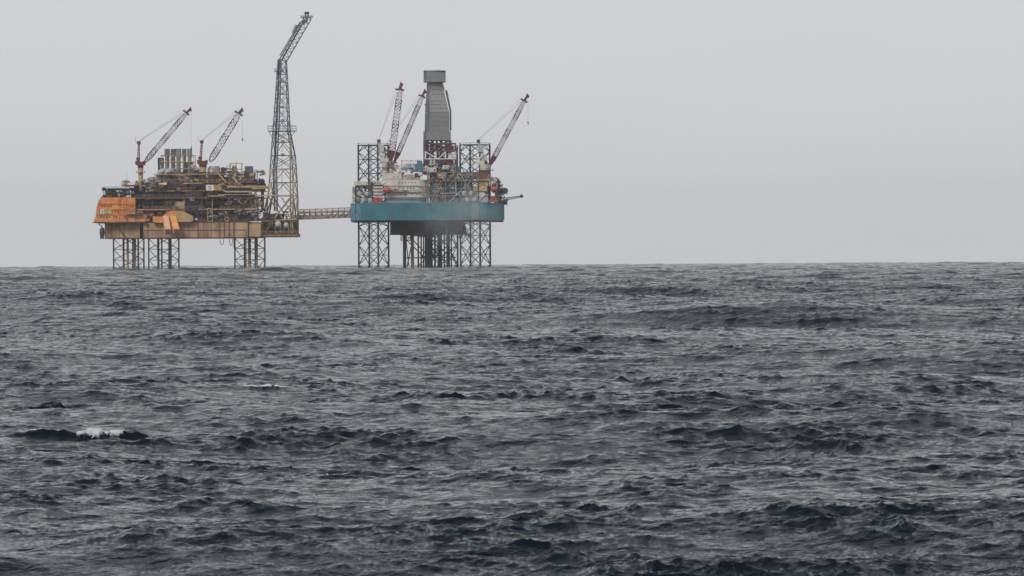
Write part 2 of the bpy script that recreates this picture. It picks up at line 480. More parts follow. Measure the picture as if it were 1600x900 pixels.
def clutter(fr, parent, rect, y0, y1, n, pal, seed, kinds='pvbrhs', big=1.0):
    """process plant between decks: each run, vessel, skid or valve stack is a part of its own"""
    R = random.Random(seed); u0, u1, v0, v1 = rect
    for _ in range(n):
        k = R.choice(kinds); mat = R.choice(pal); y = R.uniform(y0, y1)
        u, v = R.uniform(u0, u1), R.uniform(v0, v1); mb = MB()
        if k == 'p':      # horizontal pipe run, with a drop at its end
            L = R.uniform(6, 26) * big; ua, ub = max(u0, u - L / 2), min(u1, u + L / 2); r = R.uniform(0.12, 0.32)
            for j in range(R.randint(1, 3)):
                dv = j * 1.9
                pts = [fr(ua, v + dv, y), fr(ub, v + dv, y)]
                e = R.uniform(-8, 8); ve = min(v1, max(v0, v + dv + e)); pts.append(fr(ub, ve, y))
                if R.random() < 0.5: pts.append(fr(min(u1, ub + R.uniform(2, 7)), ve, y + 0.5))
                mb.path(pts, r, 6)
            for q in range(R.randint(1, 3)): 
                uu = R.uniform(ua, ub); mb.bar(fr(uu, v - 0.9, y - 0.1), fr(uu, v + 0.9, y - 0.1), r * 2.0, 8)
            mb.build('pipe', mat, parent)
        elif k == 'v':    # horizontal vessel on saddles
            L = R.uniform(5, 13) * big; r = R.uniform(0.7, 1.7) * min(1.3, big); x0, x1 = fr.x(u - L / 2), fr.x(u + L / 2); z = fr.z(v)
            mb.capsule(x0, x1, y, z, r)
            for xx in (x0 + (x1 - x0) * 0.25, x0 + (x1 - x0) * 0.75): mb.box(xx - .2, xx + .2, y - r * .6, y + r * .6, z - r * 1.5, z - r * .7)
            mb.bar((x0 + (x1 - x0) * .5, y, z + r * .9), (x0 + (x1 - x0) * .5, y, z + r * 1.6), .25, 6)
            mb.build('pressure_vessel', mat, parent, True)
        elif k == 'b':    # equipment skid with ribs
            w, h, d = R.uniform(1.2, 4.2) * big, R.uniform(0.8, 2.6) * big, R.uniform(1, 3); c = fr(u, v, y)
            mb.box(c.x - w / 2, c.x + w / 2, y, y + d, c.z - h / 2, c.z + h / 2)
            for i in range(int(w / 0.7)): mb.box(c.x - w / 2 + i * .7, c.x - w / 2 + i * .7 + .12, y - .12, y, c.z - h / 2, c.z + h / 2)
            mb.box(c.x - w * .3, c.x - w * .1, y + .2, y + d * .6, c.z + h / 2, c.z + h / 2 + R.uniform(.2, .9))
            mb.build('equipment_skid', mat, parent)
        elif k == 'r':    # vertical riser bundle
            L = R.uniform(5, 16) * big; r = R.uniform(0.1, 0.3)
            for j in range(R.randint(1, 4)):
                uu = u + j * R.uniform(1.3, 2.3); mb.bar(fr(uu, max(v0, v - L / 2), y), fr(uu, min(v1, v + L / 2), y), r, 6)
                vf = R.uniform(max(v0, v - L / 2), min(v1, v + L / 2)); mb.bar(fr(uu, vf - .4, y), fr(uu, vf + .4, y), r * 1.9, 8)
            mb.build('riser', mat, parent)
        elif k == 'h':    # walkway with handrail
            L = R.uniform(6, 20); ua, ub = max(u0, u - L / 2), min(u1, u + L / 2); c = fr.z(v)
            mb.box(fr.x(ua), fr.x(ub), y - 1, y + 0.6, c - .12, c + .06)
            mb.bar((fr.x(ua), y - 1, c + 1.1), (fr.x(ub), y - 1, c + 1.1), .06, 4)
            uu = ua
            while uu <= ub: mb.bar((fr.x(uu), y - 1, c), (fr.x(uu), y - 1, c + 1.1), .06, 4); uu += 3.5
            mb.build('walkway', mat, parent)
        else:             # stair or brace
            L = R.uniform(4, 11); s = R.choice((-1, 1))
            a, b = fr(u, min(v1, v + L / 2), y), fr(u + s * L * 1.1, max(v0, v - L / 2), y)
            mb.bar(a, b, .16, 4); mb.bar(a + Vector((0, .9, 0)), b + Vector((0, .9, 0)), .16, 4)
            for i in range(1, 8): t = i / 8; p = a.lerp(b, t); mb.bar(p, p + Vector((0, .9, 0)), .09, 4)
            mb.build('stair', mat, parent)

def windows(fr, pts, y, parent, w=0.42, h=0.62):
    for u, v in pts:
        c = fr(u, v, y)
        f = MB().box(c.x - w / 2 - .1, c.x + w / 2 + .1, y - .10, y + .05, c.z - h / 2 - .1, c.z + h / 2 + .1).build('window', BROWN, parent)
        MB().box(c.x - w / 2, c.x + w / 2, y - .16, y - .10, c.z - h / 2, c.z + h / 2).build('pane', GLASS, f)

PHI = math.radians(0.286)
def world_of(u, v_unused=None):
    return (u - 800) / F * DIST
def base(fr): return Vector((world_of(fr.u0), DIST + 24.0, -DIST * DIST / (2 * R_EARTH)))

# ================================================================== crane
def crane(label, fr, ped, house, mast, b0, b1, wb, y, cols, hook, whip=None, aframe=None, pedmat=YELLOW, group=None, cable_from=None, dep=2.0, tail=0.55):
    """ped (u0,u1,vtop,vbot) house (u0,u1,v0,v1) mast (u,v) b0/b1 boom ends, wb boom depth in photo pixels"""
    root = thing('pedestal_crane', label, 'crane', base(fr) + fr((ped[0] + ped[1]) / 2, ped[3], y), group)
    o = fr((ped[0] + ped[1]) / 2, ped[3], y)
    L = lambda u, v, yy=0.0: fr(u, v, y + yy) - o
    w = (ped[1] - ped[0]) / S / 2; top, bot = L(0, ped[2]).z, 0
    mb = MB().lathe((0, 0, 0), [(bot, w * .98), (top * 0.75, w * .95), (top * 0.9, w), (top * .97, w * 1.12), (top, w * 1.12)], 'Z', 18); mb.build('pedestal', pedmat, root, True)
    mb = MB(); zc = top * 0.80
    mb.lathe((0, 0, zc), [(-.1, w * 1.9), (.1, w * 1.9)], 'Z', 16)
    for k in range(10):
        a = 2 * math.pi * k / 10; mb.bar((w * 1.85 * math.cos(a), w * 1.85 * math.sin(a), zc), (w * 1.85 * math.cos(a), w * 1.85 * math.sin(a), zc + 1.1), .06, 4)
    mb.build('access_platform', DARKB, root)
    h0, h1 = L(house[0], house[3]), L(house[1], house[2]); hw, hh = h1.x - h0.x, h1.z - h0.z
    mb = MB().lathe((0, 0, top), [(0, w * 1.1), (hh * .3, w * 1.2)], 'Z', 16)
    mb.box(h0.x + hw * .08, h1.x - hw * .18, -2.0, 2.0, h0.z + hh * .28, h0.z + hh * .62)
    mb.box(h0.x, h0.x + hw * .35, -1.5, 1.5, h0.z + hh * .36, h0.z + hh * .72)
    mb.box(h0.x + hw * .1, h0.x + hw * .42, -1.7, 1.7, h0.z + hh * .78, h1.z)
    mb.bar((h0.x + hw * .3, -1.2, h0.z + hh * .6), (h0.x + hw * .3, -1.2, h1.z), .35, 6)
    mb.build('machinery_house', cols[3] if len(cols) > 3 else cols[0], root)
    cb = MB().box(h1.x - hw * .22, h1.x, -2.6, -.8, h0.z + hh * .30, h0.z + hh * .68).build('cab', cols[0], root)
    MB().box(h1.x - hw * .18, h1.x - hw * .03, -2.68, -2.6, h0.z + hh * .45, h0.z + hh * .62).build('cab_window', GLASS, cb)
    # gantry mast
    mt = L(*mast); f0 = Vector((h0.x + hw * .30, 0, h0.z + hh * .6)); 
    if aframe: f0 = L(*aframe)
    n = 7; wd = .55
    P = [f0 + Vector((-wd, -wd, 0)), f0 + Vector((wd, -wd, 0)), f0 + Vector((wd, wd, 0)), f0 + Vector((-wd, wd, 0))]
    Q = [mt + Vector((-.35, -.35, 0)), mt + Vector((.35, -.35, 0)), mt + Vector((.35, .35, 0)), mt + Vector((-.35, .35, 0))]
    mb = MB(); lattice(mb, P, Q, .30 if aframe else .16, .12, n, 'X', False)
    if aframe: mb.bar(mt, L(mast[0] + 1.5, (mast[1] + house[2]) / 2 + 8), .35, 6); mb.box(mt.x - .2, mt.x + 2.6, -1.2, 1.2, mt.z - 5.5, mt.z - 1.8)
    mb.build('gantry_mast', cols[2] if aframe else cols[1], root)
    MB().box(mt.x - .9, mt.x + .9, -.9, .9, mt.z - .6, mt.z + 1.0).build('mast_head', cols[0], root)
    if whip:
        wp = L(*whip); MB().path([mt, Vector((wp.x, 0, mt.z + .8)), wp], .09, 4).build('antenna', RED, root)
    # boom: square lattice, painted in bands
    A, B = L(*b0), L(*b1); d = (B - A).normalized(); up = Vector((-d.z, 0, d.x)); side = Vector((0, 1, 0)); Ln = (B - A).length
    hb = wb / S / 2
    def sec(t):
        s = min(1.0, 0.35 + t * 6.5) * min(1.0, 0.45 + (1 - t) * 3.0) * (1 - .12 * t); c = A + d * Ln * t
        hy = dep / 2 * max(s, .6)
        return [c + up * hb * s - side * hy, c - up * hb * s - side * hy, c - up * hb * s + side * hy, c + up * hb * s + side * hy]
    cuts = [0, .08, .25, .38, .52, .66, .80, .92]
    for i in range(len(cuts) - 1):
        mb = MB(); a, b = cuts[i], cuts[i + 1]
        nb = max(1, int((b - a) * Ln / (hb * 1.15) + .5))
        for q in range(nb):
            t0, t1 = a + (b - a) * q / nb, a + (b - a) * (q + 1) / nb
            lattice(mb, sec(t0), sec(t1), .20, .11, 1, 'X' if q % 2 else 'Z')
        mb.build('boom_section', cols[0] if i in (0,) else cols[1] if i % 2 else cols[2], root)
    if aframe:
        f1, f2 = sec(.01), sec(.13); MB().add([*f1, *f2], [(0, 1, 5, 4), (1, 2, 6, 5), (2, 3, 7, 6), (3, 0, 4, 7), (0, 3, 2, 1), (4, 5, 6, 7)]).build('boom_foot', cols[0], root)
    mb = MB(); s9 = sec(.92); mb.add([*s9, *sec(1.0)], [(0, 1, 5, 4), (1, 2, 6, 5), (2, 3, 7, 6), (3, 0, 4, 7), (0, 3, 2, 1), (4, 5, 6, 7)])
    c = A + d * Ln * .93; mb.bar(c + up * (hb + .9), c - up * (hb + .5), .5, 8); mb.bar(B, B + d * 1.2 + up * .3, .45, 6)
    mb.lathe(B - up * .5, [(-.5, .8), (.5, .8)], 'Y', 12)
    mb.build('boom_head', cols[0], root)
    mb = MB()
    for yy in (-.8, .8):
        mb.bar(mt + Vector((0, yy, .8)), A + d * Ln * .9 + up * hb + Vector((0, yy, 0)), .055, 4)
    mb.bar(mt + Vector((0, 0, 1.2)), A + d * Ln * .97 + up * (hb + .6), .05, 4)
    mb.build('pendant_cable', CABLE, root)
    hx = B + d * 1.0; hz = L(0, hook).z
    hc = MB().bar(hx, (hx.x, 0, hz), .05, 4).build('hoist_cable', CABLE, root)
    hb_ = MB().box(hx.x - .28, hx.x + .28, -.3, .3, hz - 1.0, hz); 
    pts = [Vector((hx.x + .35 * math.sin(t * .6), 0, hz - 1.4 - .4 * math.cos(t * .6) * -1)) for t in range(7)]
    hb_.path(pts, .1, 5); hb_.build('hook_block', DARKB, hc)
    return root

def thicket(fr, parent, rect, y0, y1, n, pal, seed, cell=(9, 8), r=.13, name='pipe_rack'):
    """small racks of crossing pipes, valves and struts; every rack is one part"""
    R = random.Random(seed); u0, u1, v0, v1 = rect
    for _ in range(n):
        w, h = R.uniform(.6, 1.5) * cell[0], R.uniform(.6, 1.5) * cell[1]
        ua = R.uniform(u0, max(u0, u1 - w)); va = R.uniform(v0, max(v0, v1 - h)); ub, vb = min(u1, ua + w), min(v1, va + h)
        y = R.uniform(y0, y1); mb = MB(); rr = r * R.uniform(.8, 1.5)
        for k in range(R.randint(2, 4)):
            v = R.uniform(va, vb); a, b = sorted((R.uniform(ua, ub), R.uniform(ua, ub))); mb.bar(fr(a - 1, v, y), fr(b + 2, v, y), rr * R.uniform(.8, 1.6), 5)
        for k in range(R.randint(3, 6)):
            u = R.uniform(ua, ub); a, b = sorted((R.uniform(va, vb), R.uniform(va, vb))); mb.bar(fr(u, a - 1, y + .4), fr(u, b + 1, y + .4), rr, 5)
        if R.random() < .6: mb.bar(fr(ua, va, y - .2), fr(ub, vb, y - .2) if R.random() < .5 else fr(ub, va, y - .2), rr, 5)
        for k in range(R.randint(2, 5)):
            c = fr(R.uniform(ua, ub), R.uniform(va, vb), y); q = R.uniform(.2, .55)
            mb.box(c.x - q, c.x + q, y - .3, y + .4, c.z - q * .7, c.z + q * .7)
        mb.build(name, R.choice(pal), parent)

BWHITE = paint('boom_grey_white', (0.50, 0.48, 0.49), 0.4, 0.5)
BMAROON = paint('boom_dark_maroon', (0.12, 0.022, 0.045), 0.3, 0.5)

OLIVE = paint('dim_brown_grey_steel', (0.065, 0.055, 0.055), 0.5, 0.7)

# ================================================================== gas platform on the left
A1 = Frame(300.0, 424.2)
B1 = base(A1)
plat = thing('gas_platform', 'rusty tan gas platform crowded with pipework, standing on lattice legs at left', 'oil platform', B1)
Y0, Y1 = -27.0, 27.0

def leg_cluster(fr, u0, w, y, vtop, tan_us, parent, mat=LEGD):
    P = square(fr, u0, w, y, 440, 13.5, 33.0); Q = square(fr, u0, w, y, vtop, 13.5, 33.0)
    mb = MB(); lattice(mb, P, Q, .42, .20, 4, '/', True); lg = mb.build('leg', mat, parent)
    for u, r, m in tan_us:
        MB().bar(fr(u, 440, y + 2.5), fr(u, vtop, y + 2.5), r, 10).build('conductor', m, lg, True)
    return lg
leg_cluster(A1, 176, 46, -16, 372, [(191, .55, RUST), (197.5, .6, TAN), (209, .6, TAN2), (205, .25, DARK), (214, .45, LEGD)], plat)
leg_cluster(A1, 231, 46, -16, 372, [(245.5, .6, BROWN), (251, .4, LEGD), (264, .85, LEGD)], plat)
leg_cluster(A1, 366, 46, -16, 372, [(388.5, .8, TAN), (399, .9, TAN), (383, .3, LEGD)], plat)

def hull_block(ua, ub, va, vb, y0, y1, mat, seams, label=None):
    o = MB().box(A1.x(ua), A1.x(ub), y0, y1, A1.z(vb), A1.z(va)).build('deck_hull', mat, plat, label=label)
    MB().box(A1.x(ua) - .15, A1.x(ub) + .15, y0 - .35, y0, A1.z(vb), A1.z(vb) + .55).build('edge_girder', BROWN, o)
    MB().box(A1.x(ua), A1.x(ub), y0 - .30, y0, A1.z(va) - .35, A1.z(va) + .1).build('edge_girder', BROWN, o)
    for s in seams:
        MB().box(A1.x(s) - .10, A1.x(s) + .10, y0 - .25, y0, A1.z(vb) + .6, A1.z(va) - .4).build('stiffener', RUST, o)
    return o
hull_block(164, 219, 347, 372.5, Y0 + 3, Y1, TAN, [169, 175, 181, 187, 194])
hull_block(219, 225, 346, 372, Y0 + 12, Y1, DARK, [])  # recess between hull blocks, coloured dark for its shade
hull_block(225, 388, 346.5, 372.5, Y0, Y1, TAN, [232, 296, 311, 319.5, 331])
hull_block(388.3, 408, 348, 371.5, Y0 + 1.5, Y1, TAN2, [389.5])
hull_block(408.3, 464, 366, 371, Y0 + 4, Y1 - 4, TAN2, [420, 432, 444, 455])
MB().box(A1.x(225.2), A1.x(385), Y0 - .25, Y0 - .003, A1.z(360.2), A1.z(359.3)).build('fender_rail', RUST, plat)
MB().box(A1.x(385), A1.x(385.8), Y0 - .28, Y0 - .003, A1.z(371), A1.z(359.3)).build('fender_rail', RUST, plat)
# braces and pipes on the hull face
MB().bar(A1(180, 347, Y0 + 1.5), A1(195.5, 369, Y0 + 2.2), .35, 6).build('brace', BROWN, plat)
MB().bar(A1(155, 349, Y0 + 2), A1(163, 357, Y0 + 3), .28, 6).build('brace', BROWN, plat)
for u, vb in ((344, 372), (351.5, 371), (359, 372), (366.5, 388)):
    MB().bar(A1(u, 345, Y0 - .5), A1(u, vb, Y0 - .5), .2 if u < 366 else .3, 6).build('drain_pipe', RUST, plat)
def hose(u0, u1, v0, vb):
    pts = [A1(u0 + (u1 - u0) * t / 14, v0 + (vb - v0) * (1 - (2 * t / 14 - 1) ** 4), Y0 - .7) for t in range(15)]
    MB().path(pts, .16, 6).build('hose', DARKB, plat)
hose(344.5, 351, 371, 382.5); hose(359.5, 364.5, 371, 383.5)

# decks of the process area
for ua, ub, v, m, y0, y1 in ((213, 402, 326.5, DARKB, Y0 + 2, Y1 - 4), (205, 412, 308.5, BROWN, Y0 + 1, Y1 - 3), (228, 412, 297.5, DARKB, Y0 + 3, Y1 - 4),
                     (234, 396, 284.5, BROWN, Y0 + 5, Y1 - 6), (240, 352, 271.5, DARKB, Y0 + 9, Y1 - 9), (190, 216, 288.5, BROWN, Y0 + 6, Y1 - 12)):
    o = MB().box(A1.x(ua), A1.x(ub), y0, y1, A1.z(v) - .3, A1.z(v)).build('deck', m, plat)
    MB().box(A1.x(ua), A1.x(ub), y0 - .15, y0, A1.z(v) - .55, A1.z(v) + .12).build('deck_edge', RUST if m is BROWN else TAN, o)
# inner bulkheads behind the open decks, painted dark to stand for shade
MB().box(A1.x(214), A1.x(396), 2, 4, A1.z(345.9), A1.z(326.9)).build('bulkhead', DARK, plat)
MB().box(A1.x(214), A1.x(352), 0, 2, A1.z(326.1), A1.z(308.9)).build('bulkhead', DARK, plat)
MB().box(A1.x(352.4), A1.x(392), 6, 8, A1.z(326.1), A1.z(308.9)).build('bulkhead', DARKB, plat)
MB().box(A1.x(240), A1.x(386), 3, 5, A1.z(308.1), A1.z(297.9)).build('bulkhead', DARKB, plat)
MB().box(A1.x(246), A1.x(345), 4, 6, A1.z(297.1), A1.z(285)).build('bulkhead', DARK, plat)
# columns and truss members in front
for u, va, vb, m, r in ((232, 297, 346, DARKB, .35), (260, 285, 346, BROWN, .3), (288.5, 308, 332, TAN2, .5), (316, 285, 346, BROWN, .35), (332.5, 298, 346, TAN2, .3),
                        (357.5, 298, 346, BROWN, .35), (372, 308, 346, DARKB, .4), (400, 296, 346, TAN2, .55), (411, 297, 330, DARKB, .9), (404, 310, 345, DARKB, .5), (240, 308, 346, DARK, .3), (302, 285, 326, DARKB, .3)):
    MB().bar(A1(u, va, Y0 + 2.5), A1(u, vb, Y0 + 2.5), r, 8).build('column', m, plat)
for a, b in (((369, 309), (381, 322)), ((391, 309), (379, 322)), ((402, 309), (414, 326)), ((414, 309), (404, 326))):
    MB().bar(A1(*a, Y0 + 2), A1(*b, Y0 + 2), .32, 6).build('truss_brace', TAN2, plat)
for ua, ub, v, h, m in ((356, 420, 292.2, 1.0, TAN2), (402, 464, 306.3, .6, YELLOW), (395, 420, 294.5, .9, YELLOW), (342, 402, 304.5, .5, TAN), (326, 352, 306.5, .5, YELLOW), (384, 402, 327, .8, TAN2), (288, 318, 286.5, .5, YELLOW)):
    MB().box(A1.x(ua), A1.x(ub), Y0 - .6, Y0 + .8, A1.z(v) - h / 2, A1.z(v) + h / 2).build('girder', m, plat)
MB().path([A1(348, 294, Y0 - 1), A1(350, 298, Y0 - 1), A1(355, 300.5, Y0 - 1), A1(395, 300.5, Y0 - 1)], .38, 8).build('pipe', LGREY, plat, True)
MB().bar(A1(341, 270, Y0 + 1), A1(355, 286, Y0 + 1), .5, 8).build('pipe', TAN2, plat, True)
MB().bar(A1(365, 276, Y0 + 1), A1(372, 286, Y0 + 1), .6, 8).build('pipe', TAN2, plat, True)
MB().box(A1.x(395), A1.x(399), Y0 + 3, Y0 + 6, A1.z(338), A1.z(309)).build('bulkhead', MAROON, plat)
for u in (352, 366, 384): MB().box(A1.x(u), A1.x(u + 4), Y0 + 8, Y0 + 12, A1.z(326), A1.z(309)).build('vertical_duct', RUST, plat)
# grey louvred boxes
for i, (u, v, w, h) in enumerate(((290, 312, 30, 12), (316, 309, 9, 8), (316, 316, 9, 6))):
    o = MB().prism([(A1.x(u), A1.z(v + h)), (A1.x(u + w), A1.z(v + h - 2)), (A1.x(u + w + 3), A1.z(v + h / 2)), (A1.x(u + w), A1.z(v)), (A1.x(u), A1.z(v))], Y0 + 5, Y0 + 12).build('air_intake', SGREY if i else DGREY, plat)
MB().box(A1.x(261), A1.x(287), Y0 + 3, Y0 + 8, A1.z(332), A1.z(314.5)).build('switch_room', TAN, plat)
# corrugated tan panels
for ua, ub, va, vb in ((293, 314, 298.5, 307.5), (324, 342, 299.5, 306)):
    mb = MB(); u = ua
    while u < ub: mb.box(A1.x(u), A1.x(u + .9), Y0 + 1.6, Y0 + 2.4, A1.z(vb), A1.z(va)); u += 1.25
    mb.build('cladding_panel', BROWN, plat)
# exhaust stacks
for u0, u1, y in ((254.8, 262.6, -6), (264.0, 271.6, -4), (272.6, 280.8, -7), (281.8, 288.2, -3), (290.2, 297.6, -6)):
    r = (u1 - u0) / S / 2 * 1.08; c = A1((u0 + u1) / 2, 272, y); zt = A1.z(231.2) - c.z; zs = A1.z(242.5) - c.z
    st = MB().lathe(c, [(0, r * .76), (zs - .8, r * .76), (zs + .2, r), (zt, r), (zt, r * .85), (zt - .4, r * .85)], 'Z', 18).build('exhaust_stack', GREY, plat, True)
    MB().lathe(c + Vector((0, 0, zs + 1.5)), [(-.12, r * 1.06), (.12, r * 1.06)], 'Z', 18).build('band', LGREY, st)
MB().bar(A1(297.3, 231, -6), A1(297.3, 225, -6), .08, 4).build('lightning_rod', DARKB, plat)
# lagged ducts sweeping out of the stack bases
for u, y in ((250, -14), (260, -13)):
    pts = [A1(u - 3.5, 284, y), A1(u - 3.5, 273, y), A1(u - 1.5, 268, y), A1(u + 3, 266.5, y), A1(u + 14, 266.5, y + 4)]
    mb = MB(); mb.path(pts, 1.25, 14)
    for p in pts[1:-1]: mb.ball(p, 1.25, 12)
    mb.build('exhaust_duct', LGREY, plat, True)
pts = [A1(297, 258, -10), A1(303, 262, -10), A1(311, 270, -10)]
mb = MB().path(pts, 1.3, 14); mb.ball(pts[1], 1.3); mb.build('exhaust_duct', LGREY, plat, True)
scaffold(A1, [250, 259, 266, 276.5, 285.5, 294, 301.8], [241.8, 252, 262.5, 272], -12, 2, YELLOW, plat, .17, seed=3, diag=.3)
scaffold(A1, [238, 246, 255, 266], [279, 284.5], -16, -4, YELLOW, plat, .14, seed=4, diag=1)
scaffold(A1, [245, 249, 252], [246, 256, 264, 274], -8, -2, DARKB, plat, .25, seed=5)
MB().path([A1(246.5, 276, -9), A1(246.5, 257, -9), A1(249, 253, -9), A1(249, 246, -9)], .55, 8).build('pipe', DGREY, plat, True)
for k in range(4): scaffold(A1, [254 + k * 12, 262 + k * 12], [272, 278, 284.5], -18 + k, -10, random.choice((DARKB, BROWN, TAN2)), plat, .15, seed=20 + k, diag=.6)
MB().box(A1.x(284.5), A1.x(298), -5, 3, A1.z(271), A1.z(253)).build('stack_casing', DGREY, plat)
MB().box(A1.x(262), A1.x(284), -2, 5, A1.z(284), A1.z(269)).build('stack_casing', DARK, plat)
# tall grey cooler box, vertical drums and scaffold on the right roof
cb = MB().box(A1.x(381.3), A1.x(393.3), -10, -2, A1.z(284), A1.z(259.2)).build('cooler_tower', SGREY, plat)
for k in range(11): MB().box(A1.x(381.3), A1.x(393.3), -10.15, -10, A1.z(282 - k * 2.1), A1.z(281.3 - k * 2.1)).build('louvre', DGREY, cb)
for u, r in ((330.5, 2.2), (338, 1.6)):
    c = A1(u, 276, -12); MB().lathe(c, [(0, r), (4.6, r), (5.2, r * .75), (5.6, r * .75)], 'Z', 16).build('vent_drum', LGREY if u < 335 else GREY, plat, True)
scaffold(A1, [324, 331, 338, 344], [262, 268, 276, 284], -15, -6, YELLOW, plat, .13, seed=8, diag=.15)
scaffold(A1, [358, 367.5, 376.5], [254.5, 264, 274, 284], -12, -6, YELLOW, plat, .15, seed=9, diag=.6)
MB().bar(A1(368.3, 256, -12), A1(368.3, 251.5, -12), .15, 5).build('lamp_pole', YELLOW, plat)
scaffold(A1, [393.5, 397, 400.5], [265, 272, 280, 288], -9, -4, LGREY, plat, .11, seed=10, diag=.6)
clutter(A1, plat, (343, 366, 259, 268), -12, -4, 9, [DARKB, DARK, MAROON, BROWN], 31, 'bpv', .7)
clutter(A1, plat, (340, 396, 270, 284), -20, -6, 26, [DARKB, BROWN, GREY, TAN2, RUST], 32, 'pbvrs', .8)
clutter(A1, plat, (392, 413, 281, 292), -18, -8, 12, [RUST, MAROON, BROWN, DARKB], 33, 'pbv', .8)
clutter(A1, plat, (226, 260, 277, 297), -20, -6, 20, [DARKB, DARK, BROWN, GREY], 34, 'prbv', .8)
clutter(A1, plat, (262, 312, 273, 297), -21, -12, 22, [DARKB, BROWN, RUST, GREY, MAROON, ORANGE2], 35, 'prbvh', .8)
clutter(A1, plat, (322, 396, 285, 308), -22, -10, 34, [DARKB, BROWN, RUST, GREY, TAN, TAN2], 36, 'prbvhs', 1.0)
clutter(A1, plat, (222, 320, 298, 308), -22, -10, 26, [DARKB, DARK, BROWN, RUST, TAN, GREY, LGREY], 37, 'prbh', .9)
clutter(A1, plat, (217, 345, 310, 326), -21, -8, 30, [DARK, DARKB, BROWN, NAVY, SGREY], 38, 'prbvs', 1.0)
clutter(A1, plat, (345, 408, 311, 326), -21, -6, 20, [DARK, DARKB, BROWN, SGREY, MAROON], 39, 'prbv', 1.0)
clutter(A1, plat, (226, 300, 327, 345), -22, -10, 24, [DARK, DARKB, BROWN, GREY, TAN, RUST], 40, 'prbvs', .9)
clutter(A1, plat, (300, 412, 328, 345), -23, -8, 36, [DARK, DARKB, BROWN, NAVY, RUST, GREY, SGREY], 41, 'prbvhs', .9)
clutter(A1, plat, (413, 460, 334, 365), -20, 2, 26, [DARK, DARKB, BROWN, SGREY, GREY], 42, 'prbvh', .8)
clutter(A1, plat, (190, 250, 279, 288), -20, -10, 13, [DARKB, BROWN, GREY, LGREY, TAN], 43, 'bprh', .5)
for ua, ub, v in ((225, 320, 326.5), (345, 402, 326.5), (214, 300, 308.5), (325, 405, 297.5), (236, 300, 297.5), (345, 395, 284.5), (262, 340, 284.5), (300, 408, 346.5), (213, 256, 346), (190, 214, 288.5), (409, 463, 366)):
    railing(A1, ua, ub, v, Y0 + 1.2, parent=plat, mat=random.choice((YELLOW, TAN, GREY)))
for u, vs in ((325.5, 1), (333, 1)): pass
scaffold(A1, [325.3, 333], [326, 333, 339, 346], Y0 - .5, Y0 + 1.5, YELLOW, plat, .17, seed=11, diag=0)
MB().box(A1.x(256), A1.x(262), Y0 - 1, Y0 + 2, A1.z(288.6), A1.z(285.2)).build('equipment_cabin', WHITE, plat)
MB().box(A1.x(249), A1.x(258), Y0 + 1, Y0 + 3, A1.z(291), A1.z(285.6)).build('equipment_cabin', ORANGE2, plat)
MB().box(A1.x(270), A1.x(294), Y0 + 2, Y0 + 4, A1.z(291), A1.z(286)).build('pump_row', MAROON, plat)
for i, u in enumerate((366, 388)):
    c = A1(u if i else 355.5, 343, Y0 - .4); mb = MB()
    for k in range(16):
        a, b = 2 * math.pi * k / 16, 2 * math.pi * (k + 1) / 16
        mb.bar(c + Vector((1.0 * math.cos(a), 0, 1.0 * math.sin(a))), c + Vector((1.0 * math.cos(b), 0, 1.0 * math.sin(b))), .22, 6)
    mb.build('hose_reel', BROWN if i else TAN, plat)

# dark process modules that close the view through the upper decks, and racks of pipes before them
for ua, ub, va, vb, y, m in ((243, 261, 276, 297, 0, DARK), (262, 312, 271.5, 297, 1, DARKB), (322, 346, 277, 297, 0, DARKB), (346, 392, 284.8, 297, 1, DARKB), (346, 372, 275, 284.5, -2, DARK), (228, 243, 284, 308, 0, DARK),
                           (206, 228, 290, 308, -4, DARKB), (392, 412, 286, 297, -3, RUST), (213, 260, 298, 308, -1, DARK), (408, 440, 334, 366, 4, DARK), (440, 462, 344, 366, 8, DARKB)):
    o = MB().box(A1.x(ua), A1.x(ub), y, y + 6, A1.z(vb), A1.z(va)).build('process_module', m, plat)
thicket(A1, plat, (222, 412, 284, 300), Y0 - .5, Y0 + 3, 34, [DARKB, BROWN, DARK, RUST, TAN, GREY], 220, (8, 6), .12, 'valve_rack')
thicket(A1, plat, (226, 410, 300, 345), Y0 - .4, Y0 + 2, 44, [DARKB, BROWN, DARK, DARK, RUST, GREY], 221, (9, 8), .13, 'pipe_support')
thicket(A1, plat, (244, 312, 262, 284), -14, -4, 26, [DARKB, BROWN, DARK, GREY, DGREY], 222, (8, 7), .14, 'duct_support')
DK = [DARK, DARKB, DARK, BROWN, NAVY, RUST]; MX = [DARKB, BROWN, TAN, GREY, RUST, DARK, DARKB, BROWN]
thicket(A1, plat, (228, 300, 272, 297), -22, -8, 24, MX, 201, (9, 7))
thicket(A1, plat, (300, 350, 270, 300), -22, -10, 18, MX, 202)
thicket(A1, plat, (343, 414, 266, 298), -20, -8, 28, MX, 203, (9, 7), name='pipe_rack')
thicket(A1, plat, (343, 412, 298, 326), -23, -12, 20, DK + [TAN2, MAROON], 204, name='valve_rack')
thicket(A1, plat, (214, 343, 298, 327), -23, -12, 34, DK + [TAN, GREY], 205, name='valve_rack')
thicket(A1, plat, (214, 300, 327, 346), -24, -12, 18, DK + [GREY, TAN], 206, name='manifold')
thicket(A1, plat, (300, 412, 327, 346), -24, -12, 30, DK + [GREY, TAN, MAROON], 207, name='manifold')
thicket(A1, plat, (408, 462, 330, 366), -22, -6, 16, MX, 208, name='manifold')
thicket(A1, plat, (190, 232, 281, 298), -18, -8, 12, MX, 209, (7, 5), .1, name='service_frame')
scaffold(A1, [228, 240, 252, 266, 282, 298, 312], [285, 291, 297.5, 303, 308.5], Y0 + 3, Y0 + 5, BROWN, plat, .14, seed=14, diag=.25)
